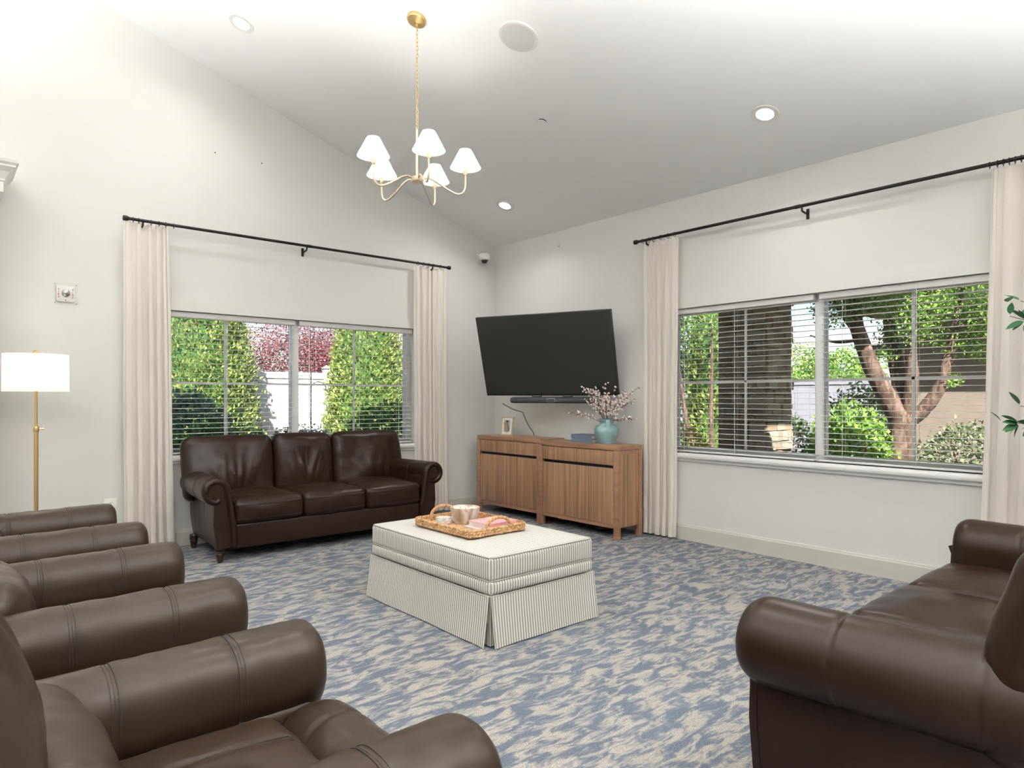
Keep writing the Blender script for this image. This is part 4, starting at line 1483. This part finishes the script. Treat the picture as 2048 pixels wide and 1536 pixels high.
for gx in (-.070, .070):
    for gz in (-.072, .072):
        MB().tube([(gx, -.0605, gz), (gx, 0, gz)], .003, 6).build('standoff', 'white_plastic', al)

ou = thing('wall_outlet', 'white wall outlet with a plug beside the lamp-side curtain', 'outlet', (1.088, YW, .395))
MB().box((-.046, -.007, -.064), (.046, 0, .064), .004).build('cover_plate', 'white_plastic', ou)
for dz in (.024, -.024):
    so_o = MB().lathe([(.018, 0), (.018, .003), (.0, .003)], 20, T(0, -.007, dz) @ RX(PI / 2)).build('socket', 'white_plastic', ou)
    for dx, zz in ((-.006, .004), (.006, .004), (0, -.007)):
        MB().box((dx - .0016, -.0108, dz + zz - .0035), (dx + .0016, -.0100, dz + zz + .0035)).build('slot', 'black_plastic', so_o, smooth=False)
pg = thing('power_plug', 'white plug and cord in the lower socket of the outlet', 'plug', (1.090, YW - .0108, .371))
MB().box((-.012, -.026, -.014), (.012, 0, .014), .004).build('plug_body', 'white_plastic', pg)
MB().tube([(0, -.026, -.004), (.004, -.034, -.03), (.008, -.022, -.10), (0, -.012, -.22), (-.05, -.010, -.30), (-.3, -.012, -.345)], .003, 6).build('cord', 'white_plastic', pg)

se = thing('security_camera', 'white dome security camera high in the room corner', 'camera', (4.835, YW, 2.885))
MB().box((-.030, -.012, -.045), (.030, 0, .045), .004).build('wall_plate', 'white_plastic', se)
MB().tube([(0, -.01, .018), (0, -.055, .022), (0, -.095, .020)], .020, 12).build('arm', 'white_plastic', se)
MB().lathe([(.040, -.040), (.056, -.034), (.062, -.016), (.062, .020), (.056, .030), (.0, .032)], 28, T(0, -.105, .005)).build('housing', 'white_plastic', se)
MB().lathe([(.0, -.078), (.018, -.074), (.032, -.062), (.040, -.040)], 24, T(0, -.105, .005), cap=False).build('dome', 'black_plastic', se)

tag(MB().lathe([(.0, .010), (.014, .009), (.020, .004), (.021, 0)], 20, RY(-PI / 2)).build('wall_sensor', 'silver', loc=(XW, 5.10, 2.893)), 'tiny round grey sensor on the television wall near the ceiling', 'sensor')
for x, lb in ((1.89, 'small dark nail in the back wall above the lamp-side curtain'), (2.30, 'small dark nail in the back wall nearer the chandelier')):
    tag(MB().lathe([(.0055, 0), (.0055, .004), (.0, .005)], 8, RX(PI / 2)).build('wall_nail', 'iron_dark', loc=(x, YW, 3.42)), lb, 'nail', 'nails in the back wall')

# white column with moulded capital at the edge of the view
colm = thing('wall_column', 'white square column with a flared moulded capital', 'column', (.205, 5.885, 0))
cw = .150
MB().box((-cw, -cw, 0), (cw, cw, 2.66), .006).build('shaft', 'trim_white', colm)
def sqring(prof):
    m = MB()
    vs, fs = [], []
    for h_, z in prof:
        vs += [(-h_, -h_, z), (h_, -h_, z), (h_, h_, z), (-h_, h_, z)]
    for i in range(len(prof) - 1):
        for k in range(4):
            fs.append((i * 4 + k, i * 4 + (k + 1) % 4, (i + 1) * 4 + (k + 1) % 4, (i + 1) * 4 + k))
    fs.append((0, 1, 2, 3)[::-1])
    nn = (len(prof) - 1) * 4
    fs.append((nn, nn + 1, nn + 2, nn + 3))
    return m.add(vs, fs)
sqring([(cw + .004, 2.66), (cw + .018, 2.665), (cw + .018, 2.735), (cw + .026, 2.740), (cw + .026, 2.755), (cw + .034, 2.770), (cw + .050, 2.80), (cw + .075, 2.825), (cw + .082, 2.828), (cw + .082, 2.842), (cw + .098, 2.855), (cw + .102, 2.875)]).build('capital', 'trim_white', colm, smooth=False)
sqring([(cw + .02, 0), (cw + .02, .16), (cw + .006, .175), (cw + .002, .18)]).build('plinth', 'trim_white', colm, smooth=False)

# ------------------------------------------------------------------ potted ficus beside the wide window
pot = thing('potted_ficus', 'leafy green potted ficus reaching in by the curtain', 'potted plant', (4.66, .40, 0))
MB().lathe([(.115, 0), (.125, .01), (.165, .30), (.172, .32), (.172, .34), (.155, .34), (.150, .30), (.0, .295)], 32, cap=False).build('pot', 'pot_clay', pot)
MB().lathe([(.0, .300), (.150, .300)], 24, cap=False).build('potting_soil', 'soil', pot, smooth=False)
MB().tube([(0, 0, .29), (.02, .01, .6), (-.01, .03, 1.0), (.0, .05, 1.4), (-.02, .03, 1.75)], [.018, .016, .014, .011, .006], 8).build('trunk', 'stem_brown', pot)
def leaf_mesh(L, W):
    m = MB()
    vs, fs = [], []
    n = 8
    for i in range(n + 1):
        t_ = i / n
        w = W * .5 * (math.sin(PI * t_ ** .85) ** .8) * (1 if t_ < .999 else 0)
        zz = -.10 * L * t_ ** 2
        vs += [(-w, L * t_, zz + .18 * w), (0, L * t_, zz), (w, L * t_, zz + .18 * w)]
    for i in range(n):
        a = i * 3
        fs += [(a, a + 1, a + 4, a + 3), (a + 1, a + 2, a + 5, a + 4)]
    return m.add(vs, fs)
leaf0 = leaf_mesh(.088, .042).build('leaf', 'leaf_ficus', pot)
leaf0.location = (-.12, .62, 1.80)
leaf0.rotation_euler = (.3, .2, 2.0)
twigs = []
def sprig(start, end, n, seed, dr=.6):
    rr = random.Random(seed)
    a, b = Vector(start), Vector(end)
    mid = (a + b) / 2 + Vector((0, 0, .06))
    pts = [a * (1 - t_) ** 2 + mid * 2 * t_ * (1 - t_) + b * t_ ** 2 for t_ in [k / 8 for k in range(9)]]
    MB().tube(pts, [.005 - .0035 * k / 8 for k in range(9)], 6).build('twig', 'stem_brown', pot)
    ax = (b - a).normalized()
    for k in range(n):
        t_ = .60 + .40 * k / max(1, n - 1)
        p = pts[min(8, int(t_ * 8))]
        side = 1 if k % 2 else -1
        d = (ax * rr.uniform(.2, 1.0) + Vector((rr.uniform(-.7, .7), rr.uniform(-.5, .5), side * rr.uniform(.2, .9) - .25))).normalized()
        q = d.to_track_quat('Y', 'Z')
        e = q.to_euler()
        e.rotate_axis('Y', rr.uniform(-.9, .9))
        p2 = p + d * .012
        share(leaf0, 'leaf', pot, p2, e, (rr.uniform(.7, 1.05),) * 3)
sprig((0, .05, 1.40), (-.17, .60, 1.715), 24, 1)
sprig((-.01, .04, 1.00), (-.20, .625, 1.13), 28, 2)
sprig((-.01, .04, 1.05), (-.13, .56, 1.22), 14, 12)
sprig((0, .05, 1.45), (-.12, .56, 1.80), 12, 13)
for k in range(7):
    a = k * 2.4 + .4
    zz = .9 + .13 * k
    if -.2 < math.sin(a) and math.cos(a) > 0:
        a += 2.2
    sprig((0, .04, zz), (.30 * math.cos(a), .04 + .22 * math.sin(a), zz + .22), 8, 20 + k)

# ------------------------------------------------------------------ outside
gnd = MB().box((-30, YW + TH, -.30), (45, 45, -.06)).box((XW + TH, -25, -.30), (45, YW + TH, -.06))
struct(gnd.build('ground', 'mulch', smooth=False), 'planted ground outside the windows')

def leaf_quads(P, size, dirs=None, aspect=.55, seed=0):
    """Numpy: one folded leaf (two quads) per point; returns verts, faces."""
    g = np.random.default_rng(seed)
    n = len(P)
    a = g.normal(size=(n, 3))
    a /= np.linalg.norm(a, axis=1, keepdims=True)
    if dirs is not None:
        a = a * .75 + dirs
        a /= np.linalg.norm(a, axis=1, keepdims=True)
    b = g.normal(size=(n, 3))
    b -= a * np.sum(a * b, 1, keepdims=True)
    b /= np.linalg.norm(b, axis=1, keepdims=True)
    s = (size * g.uniform(.65, 1.25, n))[:, None]
    v0 = P - a * s * .5
    v1 = P + b * s * aspect * .5
    v2 = P + a * s * .5
    v3 = P - b * s * aspect * .5
    V = np.stack([v0, v1, v2, v3], 1).reshape(-1, 3)
    F = np.arange(n * 4).reshape(-1, 4)
    return V, F
def foliage(name, mat, parent, P, size, dirs=None, aspect=.55, seed=0):
    V, F = leaf_quads(P, size, dirs, aspect, seed)
    me = bpy.data.meshes.new(name)
    me.from_pydata(V.tolist(), [], F.tolist())
    me.materials.append(MATS[mat])
    o = bpy.data.objects.new(name, me)
    COL.objects.link(o)
    o.parent = parent
    o['kind'] = 'stuff'
    return o
def shell_points(n, rx, ry, rz, lump, seed, lo=.72, floor_=None):
    g = np.random.default_rng(seed)
    d = g.normal(size=(n, 3))
    d /= np.linalg.norm(d, axis=1, keepdims=True)
    r = g.uniform(lo, 1.0, n)
    ph = g.uniform(0, 6, 6)
    bump = 1 + lump * (np.sin(d[:, 0] * 7 + ph[0]) * np.sin(d[:, 1] * 8 + ph[1]) + .7 * np.sin(d[:, 2] * 11 + ph[2]) * np.sin(d[:, 0] * 13 + ph[3]))
    P = d * (r * bump)[:, None] * np.array([rx, ry, rz])
    if floor_ is not None:
        P = P[P[:, 2] > floor_]
    return P
def bush(name, label, mat, x, y, rx, ry, h, n, leaf, seed, lump=.10, group=None, twigs=6, cat='bush'):
    root = thing(name, label, cat, (x, y, -.06), 0, group)
    P = shell_points(n, rx, ry, h * .5, lump, seed)
    P[:, 2] += h * .5
    P = P[P[:, 2] > .02]
    foliage('foliage', mat, root, P, leaf, seed=seed)
    rr = random.Random(seed)
    m = MB()
    for k in range(twigs):
        a = rr.uniform(0, 2 * PI)
        m.tube([(0, 0, 0), (rx * .3 * math.cos(a), ry * .3 * math.sin(a), h * .45), (rx * .6 * math.cos(a), ry * .6 * math.sin(a), h * .8)], [.02, .012, .004], 5)
    m.build('branches', 'bark', root)
    return root
def conifer(label, x, y, r0, h, n, seed, mat='leaf_arborvitae', group=None, leaf=.075):
    root = thing('arborvitae_tree', label, 'tree', (x, y, -.06), 0, group)
    g = np.random.default_rng(seed)
    z = h * (1 - np.sqrt(g.uniform(0, 1, n)) * .995)
    z = h - z
    z = h * (1 - g.uniform(0, 1, n) ** .62)
    a = g.uniform(0, 2 * PI, n)
    prof = r0 * np.clip(1 - (z / h) ** 1.7, .03, 1) * np.clip(z / .25 + .45, 0, 1)
    clump = 1 + .09 * np.sin(a * 11 + z * 7) * np.sin(z * 13 + a * 3) + .07 * np.sin(a * 19 - z * 17) * np.sin(z * 23 + a * 5)
    rr = prof * clump * g.uniform(.80, 1.03, n)
    P = np.stack([rr * np.cos(a), rr * np.sin(a), z], 1)
    dirs = np.stack([np.cos(a) * .5, np.sin(a) * .5, np.full(n, .9)], 1)
    foliage('foliage', mat, root, P, leaf, dirs, .42, seed)
    MB().tube([(0, 0, 0), (0, 0, h * .9)], [.09, .02], 8).build('trunk', 'bark', root)
    # dense inner twigs keep the crown opaque
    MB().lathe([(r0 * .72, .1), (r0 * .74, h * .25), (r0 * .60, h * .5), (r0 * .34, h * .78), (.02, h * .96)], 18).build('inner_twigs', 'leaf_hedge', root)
    return root

# fence behind the back window: posts and panels
def fence(label, p0, p1, n, top=1.78, mat='fence_vinyl'):
    p0, p1 = Vector(p0), Vector(p1)
    root = thing('vinyl_fence', label, 'fence', (p0.x, p0.y, -.06))
    d = (p1 - p0)
    L = d.length
    ang = math.atan2(d.y, d.x)
    root.rotation_euler = (0, 0, ang)
    st_ = L / n
    f0 = b0 = None
    for i in range(n + 1):
        m = MB().box((-.06, -.06, 0), (.06, .06, top + .12), .004)
        m.add([(-.08, -.08, top + .12), (.08, -.08, top + .12), (.08, .08, top + .12), (-.08, .08, top + .12), (0, 0, top + .19)], [(0, 1, 4), (1, 2, 4), (2, 3, 4), (3, 0, 4), (3, 2, 1, 0)])
        if f0 is None:
            f0 = m.build('post', mat, root, smooth=False)
        else:
            share(f0, 'post', root, (i * st_, 0, 0))
    nb = 8
    bw = (st_ - .12) / nb
    rail = None
    for i in range(n):
        for z in (.08, top - .03):
            if rail is None:
                rail = MB().box((.06, -.03, -.06), (st_ - .06, .03, .06)).build('rail', mat, root, smooth=False, loc=(i * st_, 0, z))
            else:
                share(rail, 'rail', root, (i * st_, 0, z))
        for k in range(nb):
            if b0 is None:
                b0 = MB().box((.002, -.012, .12), (bw - .002, .012, top - .05)).build('board', mat, root, smooth=False, loc=(i * st_ + .06 + k * bw, 0, 0))
            else:
                share(b0, 'board', root, (i * st_ + .06 + k * bw, 0, 0))
    return root
fence('white vinyl fence beyond the evergreen trees', (1.2, 12.62, 0), (13.2, 12.62, 0), 5)
fence('pale vinyl fence seen past the branching tree', (15.2, 11.6, 0), (15.2, 4.4, 0), 3, 1.70, 'fence_shaded')

conifer('tall clipped evergreen tree in the window sash nearer the floor lamp', 3.20, 11.45, 1.0, 5.8, 30000, 3)
conifer('tall clipped evergreen tree in the window sash nearer the television', 6.22, 11.35, .82, 5.1, 24000, 4)
bush('juniper_bush', 'blue-green juniper in front of the larger evergreen tree', 'leaf_bluegreen', 2.35, 8.75, .62, .5, 1.42, 3600, .085, 5)
bush('clipped_hedge', 'dark leafy hedge below the window above the sofa arm', 'leaf_hedge', 2.35, 7.65, .75, .42, 1.08, 4200, .055, 6)
bush('clipped_hedge', 'dark clipped hedge behind the sofa nearer the television', 'leaf_hedge', 4.62, 7.85, .72, .5, 1.26, 5200, .055, 7)
bush('flowering_shrub', 'pale flecked shrub in the middle of the back window', 'leaf_pale', 3.48, 7.60, .36, .3, 1.02, 1700, .045, 8)
bush('clipped_hedge', 'low dark hedge in the middle of the back window', 'leaf_hedge', 3.55, 8.40, .46, .36, .98, 2200, .05, 9)
plum = thing('plum_tree', 'purple-leaved plum tree rising behind the white fence', 'tree', (6.35, 14.9, -.06))
P = np.concatenate([shell_points(15000, 1.75, 1.3, 1.15, .12, 31, .35) + np.array([0, 0, 2.15]), shell_points(7000, 1.2, 1.0, .9, .12, 32, .3) + np.array([1.0, .2, 2.2])])
foliage('foliage', 'leaf_plum', plum, P, .058, seed=33)
MB().tube([(0, 0, 0), (.05, 0, 1.2), (0, .1, 2.6)], [.11, .08, .03], 8).build('trunk', 'bark', plum)
hook = thing('shepherd_hook', 'thin double garden hook in front of the white fence', 'garden hook', (4.28, 9.52, -.06))
m = MB().tube([(0, 0, 0), (0, 0, 1.72)], .010, 8)
for s, zz, rad in ((-1, 1.72, .10), (1, 1.45, .12)):
    pts = [(s * (rad - rad * math.cos(a)), 0, zz + rad * math.sin(a) * .9) for a in [PI * k / 10 for k in range(11)]]
    pts += [(s * (2 * rad + .03), 0, zz - .05), (s * (2 * rad + .06), 0, zz - .02)]
    m.tube(pts, .007, 6)
m.build('iron_hook', 'iron_dark', hook)
nb_ = thing('neighbour_house', 'distant pinkish house beyond the fence at the back window', 'house', (14.2, 22.5, -.06))
MB().box((-3, -2, 0), (4, 3, 3.0)).build('wall', 'stucco_pink', nb_, smooth=False)
MB().prism([(-3.5, 2.95), (4.5, 2.95), (.5, 4.2)], 'y', -2.5, 3.5).build('roof', 'roof_grey', nb_, smooth=False, normals=True)

# stacked stone porch pillar, stones laid in courses on both visible faces and the others
pil = thing('stone_pillar', 'brown stacked-stone porch pillar outside the wide window', 'pillar', (7.30, 4.08, -.06))
hpw = .285
MB().box((-hpw + .02, -hpw + .02, 0), (hpw - .02, hpw - .02, 2.9)).build('core', 'pillar_mortar', pil, smooth=False)
variants = []
for k in range(4):
    rr = random.Random(70 + k)
    bm = bmesh.new()
    bmesh.ops.create_cube(bm, size=1.0)
    bmesh.ops.bevel(bm, geom=list(bm.edges), offset=.09, segments=1, affect='EDGES')
    me = bpy.data.meshes.new('stone')
    for q in bm.verts:
        q.co += Vector((rr.uniform(-1, 1), rr.uniform(-1, 1), rr.uniform(-1, 1))) * .035
    bm.to_mesh(me)
    bm.free()
    me.materials.append(MATS['stone'])
    variants.append(me)
rr = random.Random(99)
z = 0.0
count = 0
while z < 2.86:
    hgt = rr.choice((.055, .07, .085, .10, .12))
    for face in range(4):
        if face in (0, 2) and False:
            continue
        x = -hpw
        while x < hpw - .03:
            L = rr.uniform(.10, .27)
            if hpw - (x + L) < .08:
                L = hpw - x
            if face in (2, 3) or count < 290 or True:
                o = bpy.data.objects.new('stone', rr.choice(variants))
                dep = rr.uniform(.05, .085)
                off = hpw - .01 + rr.uniform(-.012, .020)
                c = x + L / 2
                pos = {0: (-off, c), 1: (c, -off), 2: (off, c), 3: (c, off)}[face]
                dim = {0: (dep, L - .010), 1: (L - .010, dep), 2: (dep, L - .010), 3: (L - .010, dep)}[face]
                if face < 2:
                    COL.objects.link(o)
                    o.parent = pil
                    o.location = (pos[0], pos[1], z + hgt / 2)
                    o.scale = (dim[0], dim[1], hgt - .008)
                    count += 1
            x += L
    z += hgt
MB().box((hpw - .03, -hpw, 0), (hpw + .02, hpw, 2.88)).box((-hpw, hpw - .03, 0), (hpw, hpw + .02, 2.88)).build('rear_cladding', 'stone', pil, smooth=False)
pr = MB().box((XW + OV + .01, 2.1, 2.84), (7.75, 7.4, 3.10))  # roof out of view, added and sized to keep the pillar shaded
struct(pr.build('added_porch_roof', 'stucco_tan', smooth=False), 'unseen tan porch roof added to shade the stone pillar')

# branching tree
tr = thing('branching_tree', 'multi-stemmed tree with reddish bark outside the wide window', 'tree', (8.08, 2.79, -.06))
tb = Vector((8.08, 2.79, -.06))
limbs = [
    ([(8.06, 2.80, -.06), (8.07, 2.80, .46), (8.08, 2.79, .74), (8.09, 2.78, 1.08)], (.165, .135, .128, .135)),
    ([(8.08, 2.79, .98), (7.97, 2.88, 1.26), (7.84, 3.00, 1.60), (7.73, 3.10, 2.01), (7.66, 3.15, 2.28), (7.68, 3.27, 2.90), (7.6, 3.4, 3.4)], (.10, .098, .088, .074, .062, .045, .02)),
    ([(7.73, 3.10, 1.98), (7.72, 3.23, 2.16), (7.85, 3.40, 2.38), (8.0, 3.55, 2.75)], (.045, .036, .028, .014)),
    ([(8.09, 2.79, 1.00), (8.20, 2.82, 1.35), (8.25, 2.91, 1.75), (8.32, 2.98, 2.04), (8.38, 3.06, 2.63), (8.4, 3.1, 3.2)], (.10, .096, .080, .068, .045, .02)),
    ([(8.14, 2.74, 1.02), (8.07, 2.67, 1.45), (8.07, 2.67, 1.84), (8.06, 2.54, 2.26), (8.07, 2.40, 2.75)], (.075, .066, .056, .045, .02)),
    ([(8.10, 2.76, .98), (8.16, 2.60, 1.12), (8.18, 2.44, 1.37), (8.19, 2.37, 1.66), (8.19, 2.30, 2.03), (8.17, 2.18, 2.60)], (.085, .075, .064, .054, .042, .02)),
    ([(8.18, 2.32, 1.98), (8.23, 2.13, 2.07), (8.19, 1.90, 2.20), (8.1, 1.6, 2.45)], (.032, .026, .020, .010)),
    ([(7.73, 3.10, 1.90), (7.60, 3.28, 1.88), (7.45, 3.50, 1.96)], (.022, .016, .008)),
    ([(7.85, 2.98, 1.62), (7.9, 3.1, 1.95), (8.0, 3.2, 2.4)], (.03, .022, .010)),
]
for k, (pts, rad) in enumerate(limbs):
    dense, rd = [], []
    for i in range(len(pts) - 1):
        p0, p1, p2, p3 = (Vector(pts[max(i - 1, 0)]), Vector(pts[i]), Vector(pts[i + 1]), Vector(pts[min(i + 2, len(pts) - 1)]))
        for j in range(5):
            t_ = j / 5
            dense.append(.5 * (2 * p1 + (p2 - p0) * t_ + (2 * p0 - 5 * p1 + 4 * p2 - p3) * t_ ** 2 + (3 * p1 - p0 - 3 * p2 + p3) * t_ ** 3) - tb)
            rd.append((rad[i] * (1 - t_) + rad[i + 1] * t_) * (1 + .06 * nz(k * 3 + i, j * .7)))
    dense.append(Vector(pts[-1]) - tb)
    rd.append(rad[-1])
    MB().tube(dense, rd, 10).build('trunk' if k == 0 else 'limb', 'bark', tr)
g = np.random.default_rng(77)
clusters = [(7.35, 3.2, 2.2, .27), (7.5, 3.05, 2.35, .32), (7.8, 2.8, 2.3, .35), (8.0, 2.55, 2.25, .35), (8.3, 2.3, 2.3, .38), (8.5, 2.1, 2.1, .34), (8.3, 2.3, 1.85, .26), (8.23, 2.35, 1.45, .13),
            (8.0, 2.6, 2.0, .26), (8.4, 2.1, 1.80, .24), (8.2, 1.9, 2.1, .35), (8.3, 2.9, 1.95, .26), (7.7, 3.2, 2.7, .5), (8.2, 2.4, 2.7, .5), (8.1, 1.8, 2.5, .4), (7.75, 3.45, 2.5, .22), (8.0, 2.9, 1.75, .14)]
Ps = []
for cx, cy, cz, rr_ in clusters:
    n = int(1250 * (rr_ / .35) ** 2)
    d = g.normal(size=(n, 3))
    d /= np.linalg.norm(d, axis=1, keepdims=True)
    Ps.append(np.array([cx, cy, cz]) - np.array(tb) + d * (g.uniform(.1, 1, n) ** .6)[:, None] * rr_ * np.array([1, 1, .75]))
foliage('foliage', 'leaf_bright', tr, np.concatenate(Ps), .040, seed=78)

bush('leafy_bush', 'bright green leafy bush beside the branching tree trunk', 'leaf_bright', 7.28, 3.00, .52, .42, 1.28, 3800, .062, 41)
bush('leafy_bush', 'taller mid-green bush behind the bright bush', 'leaf_mid', 8.75, 3.45, .55, .55, 1.50, 3200, .065, 42)
bush('leafy_bush', 'grey-green shrub below the beige wall', 'leaf_grey', 7.95, 2.10, .62, .48, 1.10, 3600, .055, 43)
bush('leafy_bush', 'small green shrub between the stone pillar and window mullion', 'leaf_mid', 9.1, 4.65, .50, .48, 1.12, 2600, .06, 44)
bush('golden_shrub', 'golden yellow shrub beside the stone pillar', 'leaf_yellow', 8.35, 5.80, .38, .36, .92, 2000, .05, 45)
bush('leafy_bush', 'low blue-green shrub at the foot of the stone pillar', 'leaf_bluegreen', 7.75, 5.08, .30, .28, .66, 1300, .05, 46)
conifer('tall yellow-green evergreen left of the stone pillar', 12.1, 7.75, .55, 5.2, 5200, 48, 'leaf_arborvitae', None, .13)
for i, (x, y, r_, h_, sd, mt, lb) in enumerate([(12.9, 10.2, 1.3, 4.8, 61, 'leaf_mid', 'distant green tree at the pillar side of the wide window'),
                                        (17.4, 7.55, 1.35, 2.55, 62, 'leaf_bright', 'distant light green tree behind the pale fence'),
                                        (23.5, 13.4, 2.8, 3.9, 63, 'leaf_arborvitae', 'far yellow-green tree behind the pale fence')]):
    b = bush('distant_tree', lb, mt, x, y, r_, r_, h_, 9000, .11, sd, .14, 'distant trees beyond the fence', 4, 'tree')
bs = thing('bare_tree', 'thin grey bare trunks left of the stone pillar', 'tree', (10.6, 6.75, -.06))
m = MB()
for k, (dx, dy) in enumerate(((.0, .0), (.12, -.10), (-.1, .14))):
    m.tube([(dx, dy, 0), (dx * 2.5, dy * 2.5 + .03, .9), (dx * 4, dy * 4, 2.6)], [.06, .045, .015], 7)
m.build('trunk', 'bark', bs)
P = shell_points(1500, .9, .9, .8, .1, 87, .4) + np.array([.1, .25, 2.9])
foliage('foliage', 'leaf_mid', bs, P, .075, seed=88)

wg = thing('building_wing', 'beige stucco building wall behind the branching tree', 'building', (9.8, 3.2, -.06))
MB().box((0, -7.0, 0), (3.0, 0, 2.95)).build('wall', 'stucco_beige', wg, smooth=False)
MB().box((-.62, -7.4, 2.42), (3.4, .55, 2.52)).build('soffit', 'stucco_tan', wg, smooth=False)
MB().box((-.66, -7.4, 2.46), (-.60, .58, 2.66)).build('fascia', 'eave_dark', wg, smooth=False)
MB().prism([(-.66, 2.62), (3.4, 2.62), (3.4, 4.0)], 'y', -7.4, .58).build('roof', 'roof_grey', wg, smooth=False, normals=True)
fb = thing('garden_house', 'grey-roofed low building past the branching tree', 'building', (20.8, 8.0, -.06))
MB().box((0, -4.0, 0), (4.0, -.6, 2.6)).build('wall', 'stucco_pink', fb, smooth=False)
MB().box((-.5, -4.4, 2.55), (4.4, 0, 2.80)).build('fascia', 'eave_dark', fb, smooth=False)
MB().prism([(-.6, 2.80), (4.4, 2.80), (2.0, 3.5)], 'y', -4.4, .1).build('roof', 'roof_grey', fb, smooth=False, normals=True)
